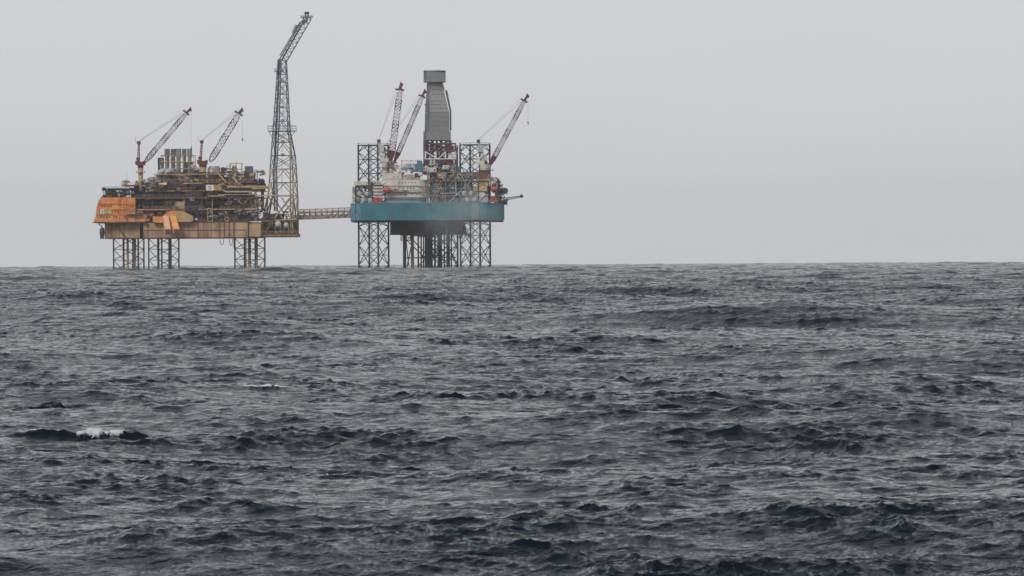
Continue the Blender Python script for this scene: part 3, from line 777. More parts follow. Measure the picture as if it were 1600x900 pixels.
scaffold(A1, [322, 334, 346, 358, 372, 386, 398], [270, 277, 284.5, 291, 297.5], Y0 + 5, Y0 + 8, BROWN, plat, .13, seed=15, diag=.3)
scaffold(A1, [240, 252, 266, 280, 296, 312, 328, 345], [308.5, 317, 326.5, 336, 346], Y0 + 3.2, Y0 + 6, DARKB, plat, .15, seed=16, diag=.25)
scaffold(A1, [345, 356, 368, 380, 392, 404], [308.5, 317, 326.5, 336, 346], Y0 + 3, Y0 + 6, BROWN, plat, .15, seed=17, diag=.3)

# ------------------------------------------------------------------ orange living quarters
ob = A1(186, 346, Y0)
quarters = thing('living_quarters', 'tall orange accommodation block with small dark windows at the left end of the tan platform', 'accommodation block', B1)
def tier(pts, y0, y1, mat=ORANGE, name='storey'):
    return MB().prism([(A1.x(u), A1.z(v)) for u, v in pts], y0, y1).build(name, mat, quarters)
T = [tier([(147.5, 346.5), (152, 335.2), (199, 335.2), (199, 346.5)], Y0 - 1.6, 16),
     tier([(151.2, 334.9), (152.6, 326.2), (199, 326.2), (199, 334.9)], Y0 - 1.0, 15.9),
     tier([(152.0, 325.9), (154.4, 317.4), (199, 317.4), (199, 325.9)], Y0 - 1.0, 15.8),
     tier([(154.2, 317.1), (158.6, 308.2), (199, 308.2), (199, 317.1)], Y0 - .6, 15.7)]
tier([(199.2, 346.2), (199.2, 308.5), (212.8, 308.5), (212.8, 346.2)], Y0 - .2, 14, ORANGE, 'stair_wing')
tier([(179.5, 334.8), (179.5, 308.8), (187, 308.8), (187, 334.8)], Y0 - 1.4, Y0 - 1.003, ORANGE, 'wall_bay')
tier([(213.1, 346), (213.1, 334.5), (241, 333), (243, 338), (231, 338), (228.5, 341), (228, 346)], Y0 + .4, Y0 + 9, ORANGE, 'muster_station')
tier([(200, 335.2), (225, 335.2), (225, 334.2), (200, 334.2)], Y0 - 2.4, Y0 - .203, BROWN, 'balcony')
tier([(147, 347.8), (147, 346.7), (200, 346.7), (231, 346.4), (231, 347.8)], Y0 - 2.6, 15, BROWN, 'base_slab')
for v_, ua_ in ((335.1, 151), (326.1, 151.8), (317.3, 153.8)): MB().box(A1.x(ua_), A1.x(213), Y0 - 1.95, Y0 - 1.62, A1.z(v_) - .1, A1.z(v_) + .14).build('ledge', ORANGE, quarters)
for u_ in (155.6, 188, 194): MB().box(A1.x(u_), A1.x(u_ + .5), Y0 - 1.9, Y0 - 1.61, A1.z(346), A1.z(309)).build('wall_pilaster', ORANGE, quarters)
railing(A1, 147, 200, 346.5, Y0 - 2.5, mat=ORANGE2, parent=quarters, h=1.0)
railing(A1, 200, 225, 334.2, Y0 - 2.3, mat=CREAM, parent=quarters, h=1.1)
railing(A1, 200, 232, 346.4, Y0 - 2.3, mat=ORANGE2, parent=quarters, h=1.0)
windows(A1, [(161.3, 321.5), (165.2, 321.5), (170.5, 321.5), (174.5, 321.5)], Y0 - 1.0, quarters)
windows(A1, [(181.6, 329.6), (185.3, 329.6)], Y0 - 1.4, quarters)
windows(A1, [(159.6, 338.4), (164, 338.6), (168.6, 338.6), (173, 338.6), (183.6, 338.5), (179.5, 338.5)], Y0 - 1.6, quarters)
MB().box(A1.x(196.2), A1.x(198.2), Y0 - 1.7, Y0 - 1.6, A1.z(341.5), A1.z(336)).build('door', BROWN, quarters)
mb = MB()
for k in range(5): mb.box(A1.x(203 + k * 2.2), A1.x(203.25 + k * 2.2), Y0 - .3, Y0 - .203, A1.z(332), A1.z(318))
for k in range(6): mb.box(A1.x(202.5), A1.x(212.5), Y0 - .28, Y0 - .206, A1.z(319 + k * 2.6), A1.z(318.75 + k * 2.6))
mb.build('escape_ladder', RUST, quarters)
# roof plant and helideck
mb = MB().prism([(A1.x(159), A1.z(308)), (A1.x(162), A1.z(303.5)), (A1.x(175), A1.z(303.5)), (A1.x(175), A1.z(308))], Y0 + 1, 10); mb.build('roof_house', SGREY, quarters)
MB().box(A1.x(167), A1.x(176.5), Y0 + .5, 8, A1.z(305), A1.z(297)).build('roof_house', BROWN, quarters)
MB().capsule(A1.x(191.5), A1.x(200.5), Y0 + 3, A1.z(300.5), 1.5).build('water_tank', GREY, quarters, True)
hd = MB().box(A1.x(162), A1.x(205.5), Y0 - 1, 16, A1.z(295.3), A1.z(293.6)).build('helideck', BROWN, quarters)
scaffold(A1, [163.5, 171, 179, 187, 195, 204], [295.3, 301, 307.8], Y0, Y0 + 12, DARK, hd, .16, name='support_frame', seed=13, diag=.7)
MB().box(A1.x(161), A1.x(164.5), Y0 - 1.5, Y0 + 6, A1.z(297.5), A1.z(292.4)).build('safety_net', DARK, hd)
railing(A1, 164, 205, 293.6, Y0 - .5, mat=DARKB, parent=hd, h=.7, name='railing')
thicket(A1, quarters, (164, 212, 296, 307.5), Y0 + 1, -10, 12, [DARK, DARKB, GREY, BROWN], 210, (8, 5), .12, 'roof_pipework')
clutter(A1, quarters, (165, 212, 297, 307), Y0 + 1, 0, 22, [DARK, DARKB, BROWN, GREY], 51, 'prbv', .6)
clutter(A1, quarters, (199, 240, 336, 345), Y0 - .5, Y0 + 1, 6, [ORANGE2, RUST, BROWN], 52, 'bs', .5)
MB().box(A1.x(217), A1.x(224), Y0 - 1.8, Y0 + .2, A1.z(333.6), A1.z(328)).build('winch', MAROON, quarters)
# lights, antennas, radome on the small deck above
rd = thing('radome', 'small white radome ball on a post beside the left crane', 'radome', B1 + A1(192, 288.4, -19))
MB().bar((0, 0, 0), (0, 0, 1.6), .15, 6).build('post', GREY, rd)
MB().ball((0, 0, 2.2), .85, 12).build('dome', WHITE, rd, True)
an = MB().bar((0, 0, 0), (0, 0, 7.2), .09, 5, .04).build('whip_antenna', GREY); an.location = B1 + A1(197.5, 288.4, -19)
an['label'] = 'thin whip antenna rising between the white radome and the left crane'; an['category'] = 'antenna'

# signs: (white plate with ring emblem) + (coloured plate with two lines of marks)
def sign(label, u0, um, u1, v0, v1, y, mat2, ink, seed):
    root = thing('name_sign', label, 'sign', B1 + A1(u0, v1, y), 'name signs on the tan platform')
    w1, w2, h = (um - u0) / S, (u1 - u0) / S, (v1 - v0) / S
    a = MB().box(0, w1, -.12, 0, 0, h).build('emblem_plate', WHITE, root)
    cx, cz, r = w1 * .47, h * .52, h * .24; mb = MB()
    for k in range(-4, 9):
        t0, t1 = math.radians(-60 + 22 * k + 40), math.radians(-60 + 22 * (k + 1) + 40)
        mb.bar((cx + r * math.cos(t0), -.16, cz + r * math.sin(t0)), (cx + r * math.cos(t1), -.16, cz + r * math.sin(t1)), .09 * h / 3 + .05, 6)
    mb.bar((cx + r * .7, -.16, cz - r * .4), (cx - r * .3, -.16, cz - r * 1.3), .13, 6)
    mb.build('emblem', INK, a)
    b = MB().box(w1 + .02, w2, -.12, 0, 0, h).build('text_plate', mat2, root)
    R = random.Random(seed)
    for row, (n0, n1) in enumerate(((0, 8), (2, 6))):
        cw = (w2 - w1) * .9 / 8; z0 = h * (.58 if row == 0 else .16); hh = h * .28
        for i in range(n0, n1):
            if row == 0 and i == 5: continue
            x0 = w1 + (w2 - w1) * .06 + i * cw
            mb = MB().box(x0, x0 + cw * .22, -.16, -.123, z0, z0 + hh)
            mb.box(x0 + cw * .215, x0 + cw * .72, -.16, -.123, z0 + hh * R.choice((0, .4, .78)), z0 + hh * R.choice((.22, .62, 1.0)) + .01)
            mb.build('letter', ink, b)
sign('white and yellow-green name sign on the orange accommodation block', 158.2, 164.1, 176.2, 326.9, 333.6, Y0 - 1.7, LIME, INK2, 1)
sign('white and gold name sign hung amid the brown pipework right of the second crane', 323.6, 335.8, 347.6, 289.2, 298.0, Y0 - 2.2, GOLD, INK2, 2)

# orange lifeboat station: shelters with two chutes
shel = thing('lifeboat_shelter', 'orange and tan humped shelter above the two sloping orange chutes', 'shelter', B1)
MB().prism([(A1.x(u), A1.z(v)) for u, v in ((275.2, 347), (275.2, 329.2), (285, 329.4), (293, 332.5), (303.8, 338.5), (303.8, 345.8), (299, 347))], Y0 - 4, Y0 + 4).build('hood', TAN2, shel, label='tan right half of the shelter')
MB().prism([(A1.x(u), A1.z(v)) for u, v in ((257, 346.5), (258, 335.5), (264, 331), (270, 329.2), (275, 329.2), (275, 346.5))], Y0 - 3.8, Y0 + 4).build('hood', ORANGE, shel, label='orange left half of the shelter')
MB().prism([(A1.x(u), A1.z(v)) for u, v in ((240.5, 346), (240.5, 338.2), (256.8, 338.2), (256.8, 348), (244, 348))], Y0 - 3.4, Y0 + 3).build('side_box', ORANGE, shel)
MB().ball(A1(283, 334.5, Y0 - 4.0), .25, 8).build('lamp', RUST, shel)
def chute(label, ua, ub, dx, mat):
    root = thing('escape_chute', label, 'chute', B1 + A1(ua, 337, Y0 - 4.4), 'sloping chutes on the tan platform')
    w = (ub - ua) / S; X = dx / S; Z = -20.5 / S; yf = -4.5
    vs = [(0, 0, 0), (w, 0, 0), (X + w, yf, Z), (X, yf, Z), (0, 0, -3.0), (w, 0, -3.0), (X + w, yf, Z - 3.0), (X, yf, Z - 3.0)]
    fs = [(0, 3, 2, 1), (0, 4, 7, 3), (1, 2, 6, 5), (3, 7, 6, 2), (4, 5, 6, 7), (0, 1, 5, 4)]
    MB().add(vs, fs).build('cover', mat, root)
    MB().box(X + .15, X + w - .15, yf - .25, yf - .02, Z - 2.9, Z - .25).build('end_door', MAROON, root)
    MB().lathe((X + w / 2, yf - .3, Z - 2.2), [(-.2, .7), (.2, .7)], 'Y', 12).build('buffer', DARKB, root)
chute('pale faded orange sloping chute, the left one of the pair', 256.6, 265.3, 4.2, ORANGE2)
chute('bright amber sloping chute, the right one of the pair', 267.8, 277, 6.2, AMBER)
for u, v, lb in ((300.6, 342.6, 'white life raft canister on the deck edge, nearer the tan shelter'), (308, 343.2, 'white life raft canister on the deck edge, farther from the tan shelter')):
    r = thing('life_raft_canister', lb, 'life raft', B1 + A1(u, v + 1.5, Y0 - 1.2), 'white life raft canisters')
    MB().lathe((0, 0, .55), [(-.75, .1), (-.65, .45), (-.5, .58), (.5, .58), (.65, .45), (.75, .1)], 'X', 12).build('canister', WHITE, r, True)
    MB().box(-.5, .5, -.4, .4, -.1, .1).build('cradle', GREY, r)
rb = thing('rescue_boat', 'small maroon rescue boat hanging under the left end of the tan platform', 'boat', B1 + A1(160.2, 363, Y0 + 2))
MB().lathe((0, 0, 0), [(-3, .1), (-2.2, 1.0), (0, 1.35), (2, 1.2), (2.6, .4)], 'Z', 10).build('hull', MAROON, rb, True)
MB().box(-1.0, .9, -.8, .8, -3.2, -1.6).build('engine', DARK, rb)
MB().bar((0, 0, 2.4), (0, 0, 5.2), .1, 5).build('fall_wire', CABLE, rb)

# tanks inside the flare tower foot
for u, v, r, lb in ((434.5, 351, 5.2, 'larger white spherical tank in the foot of the flare tower'), (447.3, 352.5, 4.2, 'smaller white spherical tank in the foot of the flare tower')):
    t = thing('storage_tank', lb, 'tank', B1 + A1(u, 366, Y0 + 7), 'white tanks under the flare tower')
    z = (366 - v) / S
    MB().ball((0, 0, z), r / S, 18).build('shell', CREAM, t, True)
    mb = MB()
    for sx in (-1, 1):
        for sy in (-1, 1): mb.bar((sx * r / S * .8, sy * .8, 0), (sx * r / S * .8, sy * .8, z), .14, 6)
    mb.box(-r / S, r / S, -1, 1, z - r / S * .8, z - r / S * .6); mb.build('support_frame', GREY, t)
    MB().bar((0, 0, z + r / S), (0, 0, z + r / S + .6), .3, 8).build('nozzle', GREY, t)

# ------------------------------------------------------------------ cranes of the left platform
RW = (MAROON, MAROON, WHITE)
crane('red and white pedestal crane nearest the orange block, on a tall tan pedestal', A1, (214.6, 222.4, 262, 298), (210.5, 226.5, 245.5, 262), (216, 222.5), (225.5, 252), (296, 170), 7.6, -14,
      (MAROON, BMAROON, BWHITE), 229.5, whip=(210.3, 212), dep=2.0, group='red and white cranes on the tan platform')
crane('red and white pedestal crane right of the exhaust stacks, on a thick tan pedestal', A1, (311, 321.4, 261, 300), (307.5, 324, 244.5, 261), (314.8, 221.5), (327.5, 252), (377, 171.5), 9.6, -14,
      (MAROON, BMAROON, BWHITE), 216, whip=(309, 211), dep=2.6, group='red and white cranes on the tan platform')

# ------------------------------------------------------------------ flare tower
ft = thing('flare_tower', 'tall grey lattice flare tower leaning over at the top, tan at its foot', 'flare tower', B1)
FY = -10.0
def tsec(v):
    """left edge, right edge, half depth of the tower at height v"""
    tab = [(93, 434.5, 447.5, 1.8), (112, 433, 448.5, 2.1), (150, 430.3, 450.3, 3.0), (205, 426.3, 452.6, 4.2), (243, 423.4, 460, 6.3), (264, 422, 461.5, 6.8), (285.5, 420.5, 462.5, 7.2), (306.3, 418.5, 463.2, 7.5), (337, 411.5, 463.5, 8.0), (367, 405, 463.5, 8.2)]
    for (va, a0, a1, ad), (vb, b0, b1, bd) in zip(tab[:-1], tab[1:]):
        if va <= v <= vb:
            t = (v - va) / (vb - va); l, r, d = a0 + (b0 - a0) * t, a1 + (b1 - a1) * t, ad + (bd - ad) * t; break
    k = (r - l) * 0.12
    return [A1(l, v, FY - d), A1(r - k, v, FY - d * .8), A1(r, v, FY + d), A1(l + k, v, FY + d * .8)]
def tower_part(vs, pattern, rc, rb, mat, name='tower_frame'):
    mb = MB()
    for a, b, p in zip(vs[:-1], vs[1:], pattern):
        lattice(mb, tsec(b), tsec(a), rc, rb, 1, p)
    return mb.build(name, mat, ft)
DG = paint('flare_grey_steel', (0.10, 0.125, 0.16), 0.15, 0.55)
tower_part([93, 104, 116, 128, 147, 168, 189], 'ZXZXXX', .24, .15, DG)
tower_part([189, 205, 222, 243, 264], 'KXKX', .30, .18, DG)
FT = paint('tan_grey_tower_steel', (0.36, 0.28, 0.17), 0.8, 0.6)
tower_part([264, 285.5, 306.3], 'KK', .36, .22, FT)
tower_part([306.3, 367], 'X', .45, .34, FT)
for (a, b) in (((402, 310), (428, 346)), ((453, 309), (414, 363)), ((440, 309), (463, 345)), ((418, 338), (433, 366))):
    MB().bar(A1(*a, FY - 8.5), A1(*b, FY - 8.5), .30, 6).build('foot_brace', FT, ft)
MB().bar(A1(453.5, 215, FY - 5), A1(453.8, 368, FY - 6), .42, 8).build('inner_column', TAN2, ft)
MB().bar(A1(408, 346.5, FY - 8.4), A1(463, 343, FY - 8.4), .35, 6).build('foot_brace', YELLOW, ft)
for u0_, u1_, r, m in ((437, 426, .42, DGREY), (439.5, 430.5, .35, DGREY), (435, 428.5, .22, DG)):
    MB().path([A1(u0_, 94, FY - 1.5), A1((u0_ + u1_) / 2 + 1, 190, FY - 2), A1(u1_ + 1.2, 264, FY - 2), A1(u1_ + 2, 330, FY - 2)], r, 8).build('flare_pipe', m, ft, True)
def ring(ua, ub, v, h, mat, d0=FY - 7, d1=FY + 5):
    o = MB().box(A1.x(ua), A1.x(ub), d0, d1, A1.z(v) - .15, A1.z(v) + .1).build('walkway', mat, ft)
    for y in (d0 + .1, d1 - .1): railing(A1, ua, ub, v, y, h, mat, o, 2.0, 'railing', .09)
ring(418.5, 462.5, 204.5, 2.6, DG); ring(429.3, 442.5, 111, 1.4, DG, FY - 4, FY + 3)
MB().bar(A1(420, 205, FY - 5), A1(427, 219, FY - 4), .14, 5).build('walkway_brace', DG, ft)
MB().bar(A1(461, 205, FY - 5), A1(454, 216, FY - 4), .14, 5).build('walkway_brace', DG, ft)
# leaning boom
Ba = [A1(436.5, 92, FY - 1.8), A1(447.5, 96, FY - 1.8), A1(447.5, 96, FY + 1.8), A1(436.5, 92, FY + 1.8)]
Bb = [A1(476.5, 25, FY - .9), A1(487, 28.5, FY - .9), A1(487, 28.5, FY + .9), A1(476.5, 25, FY + .9)]
mb = MB(); lattice(mb, Ba, Bb, .22, .13, 9, 'Z'); bm_ = mb.build('flare_boom', DG, ft)
MB().bar(A1(440, 93, FY), A1(477, 29, FY), .42, 8).build('boom_pipe', DGREY, bm_)
MB().bar(A1(437.5, 86, FY - 1.5), A1(470, 33, FY - 1.2), .28, 6).build('boom_pipe', DGREY, bm_)
MB().bar(A1(458, 51, FY - 1.5), A1(464, 38, FY - 1.5), .75, 8).build('silencer', GREY, bm_)
MB().box(A1.x(433.5), A1.x(438), FY - 1.5, FY + 1.5, A1.z(101), A1.z(92)).build('valve_box', GREY, ft)
tp = MB().box(A1.x(470.5), A1.x(489), FY - 1.8, FY + 1.8, A1.z(27), A1.z(26.2)).build('tip_platform', DG, ft)
for y in (FY - 1.7, FY + 1.7): railing(A1, 470.5, 489, 26.2, y, .8, DG, tp, 1.2, 'railing', .08)
for u in (478.2, 481.8): MB().lathe(A1(u, 26, FY), [(0, .35), (1.6, .35), (1.8, .65), (2.8, .7), (2.8, .5)], 'Z', 10).build('flare_tip', DARKB, ft, True)
mb = MB(); mb.path([A1(480, 27, FY - .6), A1(480, 32, FY - .6), A1(474, 36.5, FY - .6)], .5, 8); mb.build('tip_elbow', DGREY, ft)
# ladder up the tower
mb = MB()
for du in (0, 1.2): mb.path([A1(442 + du, 112, FY - 2.5), A1(441 + du, 205, FY - 4.5), A1(439 + du, 300, FY - 7)], .06, 4)
mb.build('ladder', GREY, ft)
for v in (127, 147, 168, 189, 222, 243):
    mb = MB().box(A1.x(438.5), A1.x(444.5), FY - 3.5, FY, A1.z(v) - .1, A1.z(v) + .05); mb.box(A1.x(438.5), A1.x(444.5), FY - 3.5, FY - 3.4, A1.z(v) + .05, A1.z(v) + 1.0)
    mb.build('rest_landing', GREY, ft)

# ------------------------------------------------------------------ bridge between the platforms
br = thing('link_bridge', 'long thin tan footbridge joining the rusty platform to the teal rig', 'bridge', B1)
BY = -4.0
def Lb(u, v0, v1): return v0 + (v1 - v0) * (u - 462) / (548 - 462)
P = [A1(452, 336.3, BY - 2), A1(452, 344.2, BY - 2)]; 
mb = MB(); vs = []
for u in (452, 549):
    for v, y in ((Lb(u, 336.2, 334.4), BY - 2), (Lb(u, 344, 341), BY - 2), (Lb(u, 344, 341), BY + 2), (Lb(u, 336.2, 334.4), BY + 2)): vs.append(A1(u, v, y))
mb.add(vs, [(0, 1, 5, 4), (1, 2, 6, 5), (2, 3, 7, 6), (3, 0, 4, 7), (0, 3, 2, 1), (4, 5, 6, 7)]); mb.build('deck_box', paint('bridge_grey_brown', (0.36, 0.31, 0.27), .5, .7), br)
for y in (BY - 2.2, BY + 2.2):
    mb = MB(); mb.bar(A1(462, 328.2, y), A1(549, 325.2, y), .24, 6); mb.bar(A1(462, 334.2, y), A1(549, 332.2, y), .18, 6)
    mb.build('top_chord', YELLOW, br)
    for i in range(10):
        u = 464 + i * 9.1
        MB().bar(A1(u, Lb(u, 328.2, 325.3), y), A1(u, Lb(u, 342.5, 339.8), y), .13, 5).build('post', DARKB, br)
        d = 7.5 if i < 5 else -7.5; ua = u if i < 5 else u + 8
        MB().bar(A1(ua, Lb(ua, 334.2, 332.2), y - .1), A1(ua + d, Lb(ua + d, 343.2, 340.2), y - .1), .17, 5).build('diagonal_brace', BROWN, br)
for v, r, m in ((330.5, .22, LGREY), (332.6, .3, GREY)):
    MB().bar(A1(464, v, BY), A1(549, v - 2, BY), r, 8).build('pipeline', m, br)
for i in range(7):
    MB().bar(A1(470 + 12 * i, 328 - i * .4, BY - 2.2), A1(470 + 12 * i, 325.8 - i * .4, BY - 2.2), .12, 4).build('lamp_post', YELLOW, br)

# ================================================================== jack-up rig on the right
A2 = Frame(668.0, 422.4)
B2 = base(A2)
rig = thing('jackup_rig', 'jack-up drilling rig with a long teal hull and dark lattice legs', 'drilling rig', B2)
RY = -24.0
def rigleg(u0, y, vt, w=46.5, ladder=None):
    mb = MB(); k = 23.0
    nodes = [vt]; v = vt + 11.5
    while v < 300: nodes.append(v); v += 22.5
    P0 = square(A2, u0, w, y, 0)
    def at(v): return square(A2, u0, w, y, v)
    seq = [vt, vt + 11] ; v = vt + 11
    while v < 338: v += 22.2; seq.append(v)
    seq += [353, 383, 413.5, 440]
    seq = sorted(set(seq)); mbl = MB()
    for a, b in zip(at(445), at(vt)): mb.bar(a, b, .50, 8)
    for a, b in zip(seq[:-1], seq[1:]):
        if 318 < a < 340: continue
        Pa, Pb = at(b), at(a)
        for i in range(4):
            j = (i + 1) % 4
            if b - a > 15:
                mb.bar(Pa[i], Pb[j], .22, 5); mb.bar(Pa[j], Pb[i], .22, 5)
                mb.bar((Pa[i] + Pb[i]) / 2, (Pa[j] + Pb[j]) / 2, .16, 5)
            else:
                c = (Pb[i] + Pb[j]) / 2; mb.bar(Pa[i], c, .22, 5); mb.bar(Pa[j], c, .22, 5)
    T = at(vt)
    for i in range(4): mb.bar(T[i], T[(i + 1) % 4], .3, 5)
    for p in T: mb.bar(p, p + Vector((0, 0, 1.0)), .3, 6)
    lg = mb.build('leg', paint('navy_leg_steel', (0.018, 0.045, 0.075), .12, .55), rig)
    for du in (19.0, 20.8): MB().bar(A2(u0 + du, 436, y + 3), A2(u0 + du, vt + 2, y + 3), .12, 5).build('raw_water_pipe', GREY, lg)
    c = [sum(((p) for p in T), Vector()) / 4]
    mb = MB(); z = A2.z(vt) + .1
    for p, q in ((T[0], T[1]), (T[1], T[2])):
        for i in range(7): s = p.lerp(q, i / 6); mb.bar(s, s + Vector((0, 0, 1.1)), .06, 4)
        mb.bar(p + Vector((0, 0, 1.1)), q + Vector((0, 0, 1.1)), .06, 4)
    mb.build('railing', NAVY, lg)
    return lg
rigleg(559.5, -8, 225.5); rigleg(719.5, -8, 225.5); rigleg(667, 30, 226)

# hull: triangular pontoon, bow corner cut at the left
x = A2.x; z = A2.z
plan = [(x(564.5), RY), (x(760), RY), (x(788.5), RY + 9), (x(788.5), RY + 26), (x(700), 50), (x(640), 50), (x(548), RY + 26), (x(548), RY + 7)]
hl_ = MB().vprism(plan, z(344), z(317.5)).build('hull', TEAL, rig)
mb = MB().vprism([(x(564.0), RY - .25), (x(760.3), RY - .25), (x(760), RY + .3), (x(564), RY + .3)], z(317.6), z(316.4)); mb.build('bulwark', TEALL, hl_)
# bow face painted paler as its angle catches the light; stiffener lines
MB().add([(x(548) - .12, RY + 6.9, z(343.7)), (x(564.4) - .06, RY - .14, z(343.7)), (x(564.4) - .06, RY - .14, z(317)), (x(548) - .12, RY + 6.9, z(317)),
          (x(548), RY + 7.2, z(343.7)), (x(564.4), RY + .1, z(343.7)), (x(564.4), RY + .1, z(317)), (x(548), RY + 7.2, z(317))],
         [(0, 1, 2, 3), (7, 6, 5, 4), (0, 4, 5, 1), (1, 5, 6, 2), (2, 6, 7, 3), (3, 7, 4, 0)]).build('bow_lit_face', TEALL, hl_)
for a, b in (((556, 327), (549.5, 340)), ((556, 327), (563, 340)), ((556, 319), (556, 343))):
    yy = lambda u: RY + 7 - (u - 548) / 16.4 * 7 - .35
    MB().bar(A2(a[0], a[1], yy(a[0])), A2(b[0], b[1], yy(b[0])), .12, 5).build('bow_stiffener', NAVY, hl_)
for u in (580, 594, 607.5, 622, 641, 660, 679, 698, 717, 735.5, 757): MB().box(x(u) - .08, x(u) + .08, RY - .12, RY, z(343.5), z(318)).build('hull_seam', BLUE, hl_)
MB().box(x(548.5), x(787), RY + 3, 45, z(346.2), z(344.15)).build('keel_skid', NAVY, hl_)
MB().box(x(737), x(749), RY - .14, RY - .01, z(343.6), z(317.8)).build('pale_plate', paint('pale_hull_plate', (0.16, 0.25, 0.26), .4, .6), hl_)  # paler grey-teal strip on the hull side

# accommodation: cream storeys with rounded right end
acc = thing('rig_accommodation', 'cream multi-storey accommodation block with a rounded end above the teal hull', 'accommodation block', B2)
def round_block(ua, ub, va, vb, y0, y1, rr, mat, name='storey', left=False):
    xa, xb = x(ua), x(ub); pts = [(xa, y0)]
    for k in range(9):
        a = math.radians(-90 + 11.25 * k); pts.append((xb - rr + rr * math.cos(a), y0 + rr + rr * math.sin(a)))
    pts += [(xb, y1), (xa, y1)]
    return MB().vprism(pts, z(vb), z(va)).build(name, mat, acc)
round_block(602, 669, 280.5, 290.5, RY + 3, 8, 7, CREAM)
round_block(601.5, 671, 291, 299.8, RY + 2.4, 8, 7, CREAM)
round_block(602, 672, 300.2, 308, RY + 3.2, 8, 7, CREAM)
sk = round_block(602, 668, 308.3, 317.3, RY + 3.6, 8, 6, paint('blue_grey_skirt', (0.20, 0.26, 0.31), .3, .6), 'lower_wall')
for v in (290.7, 300.0, 308.15): MB().box(x(601), x(664), RY + 1.9, RY + 2.5, z(v) - .12, z(v) + .12).build('floor_edge', GREY, acc)
MB().box(x(601.5), x(628), RY + 3.4, 6, z(280.3), z(270.2)).build('wheelhouse', CREAM, acc)
MB().box(x(628.3), x(656), RY + 5, 6, z(280.3), z(272)).build('upper_deck_house', paint('pink_cream_paint', (.52, .40, .34), .7, .6), acc)
windows(A2, [(615.8, 276.5), (622.2, 276.5)], RY + 3.4, acc, .45, .45)
windows(A2, [(624, 285.2), (629.5, 285.2), (634.5, 285.2), (639.5, 285.2), (644.5, 285.2), (649.5, 285.2)], RY + 3.0, acc, .32, .35)
windows(A2, [(623.5, 294), (626.5, 294), (630.5, 294), (637.8, 294), (642.5, 294), (647.2, 294)], RY + 2.4, acc, .4, .45)
windows(A2, [(627, 303.6), (635, 303.6), (644, 303.6), (652, 303.6)], RY + 3.2, acc, .28, .3)
railing(A2, 602, 668, 290.7, RY + 2, parent=acc, mat=WHITE, h=1.1); railing(A2, 602, 628, 270.2, RY + 3.6, parent=acc, mat=WHITE, h=1.0); railing(A2, 602, 668, 300, RY + 2, parent=acc, mat=GREY, h=1.1)
railing(A2, 602, 668, 280.4, RY + 3.1, parent=acc, mat=WHITE, h=1.0)
clutter(A2, acc, (604, 668, 263, 270), RY + 5, RY + 12, 14, [CREAM, GREY, LGREY, RUST, WHITE], 61, 'bpvh', .5)
clutter(A2, acc, (612, 640, 291, 299), RY + 1.2, RY + 2.0, 6, [BROWN, GREY, CREAM], 62, 'bh', .35)
clutter(A2, acc, (630, 664, 271, 280), RY + 3.6, RY + 4.8, 9, [RED, WHITE, BROWN, CREAM, GREY], 63, 'bphs', .6)

# leg wells / jacking houses and deck plant
def jackhouse(ua, ub, va, vb, seed, pal):
    sc_ = scaffold(A2, [ua, ua + (ub - ua) * .33, ua + (ub - ua) * .66, ub], [va, (va + vb) / 2, vb], RY + 3, RY + 18, DARK, rig, .28, name='jacking_frame', seed=seed)
    MB().box(x(ua), x(ub), RY + 2.5, RY + 19, z(va) - .5, z(va) + .2).build('jacking_house_roof', NAVY, rig)
    for i in range(4):
        for k in range(2):
            c = A2(ua + 6 + i * 5.5, vb - 5 - k * 10, RY + 2.6)
            MB().lathe(c, [(-.5, .8), (-.4, 1.15), (.6, 1.15), (.7, .6)], 'Y', 12).build('jacking_motor', LGREY if (i + k) % 2 else SGREY, rig, True)
jackhouse(556, 602, 289.5, 317, 71, [CREAM]); jackhouse(719, 764, 283, 317, 72, [YELLOW])
MB().box(x(553.5), x(573), RY + 3, RY + 8, z(290), z(283)).build('fan_house', CREAM, rig)
MB().box(x(584), x(599), RY + 1, RY + 6, z(308), z(291)).build('mud_room', CREAM, rig)
for v in (294, 299, 304): MB().box(x(583.5), x(599.5), RY + .6, RY + 1.0, z(v) - .25, z(v) + .1).build('ledge', BROWN, rig)
clutter(A2, rig, (551, 600, 283, 316), RY + 1.5, RY + 9, 34, [CREAM, GREY, DARK, WHITE, BROWN, DARKB], 73, 'prbhs', .6)
scaffold(A2, [551.5, 556, 561], [292, 300, 308, 317], RY + 4, RY + 8, CREAM, rig, .18, seed=74, diag=.7)
railing(A2, 549, 604, 317, RY + 7, parent=rig, mat=CREAM); railing(A2, 676, 786, 317, RY + .6, parent=rig, mat=TAN2)
# dark drill-floor plant in the middle
MB().box(x(672), x(738), RY + 10, 14, z(316), z(271)).build('cantilever', DARK, rig)
MB().box(x(660), x(766), RY + 6, 12, z(270.8), z(268.6)).build('cantilever_deck', BROWN, rig)
MB().box(x(672), x(742), RY + 7, 12, z(283.6), z(282.2)).build('cantilever_deck', BROWN, rig)
MB().box(x(672), x(683), RY + 5, RY + 9, z(315), z(288)).build('mud_tank', DGREY, rig)
MB().lathe(A2(697, 316, RY + 6), [(0, 1.0), (2.2, 2.8), (3.2, 3.2), (3.6, 3.2)], 'Z', 14).build('hopper', GREY, rig, True)
for a, b in (((690, 282), (674, 316)), ((693, 282), (679, 316)), ((718, 302), (702, 316)), ((718, 302), (722, 316)), ((738, 283), (712, 306)), ((684, 270), (696, 282)), ((712, 270), (700, 282)), ((741, 270), (728, 282)), ((718, 270), (726, 282)), ((669.5, 270), (669.5, 317)), ((661, 280), (668, 317)), ((727.5, 282), (727.5, 312)), ((713, 284), (713, 300)), ((688, 302), (712, 302))):
    MB().bar(A2(*a, RY + 2.6), A2(*b, RY + 2.6), .2, 6).build('truss_brace', random.choice((LGREY, TAN2, CREAM)), rig)
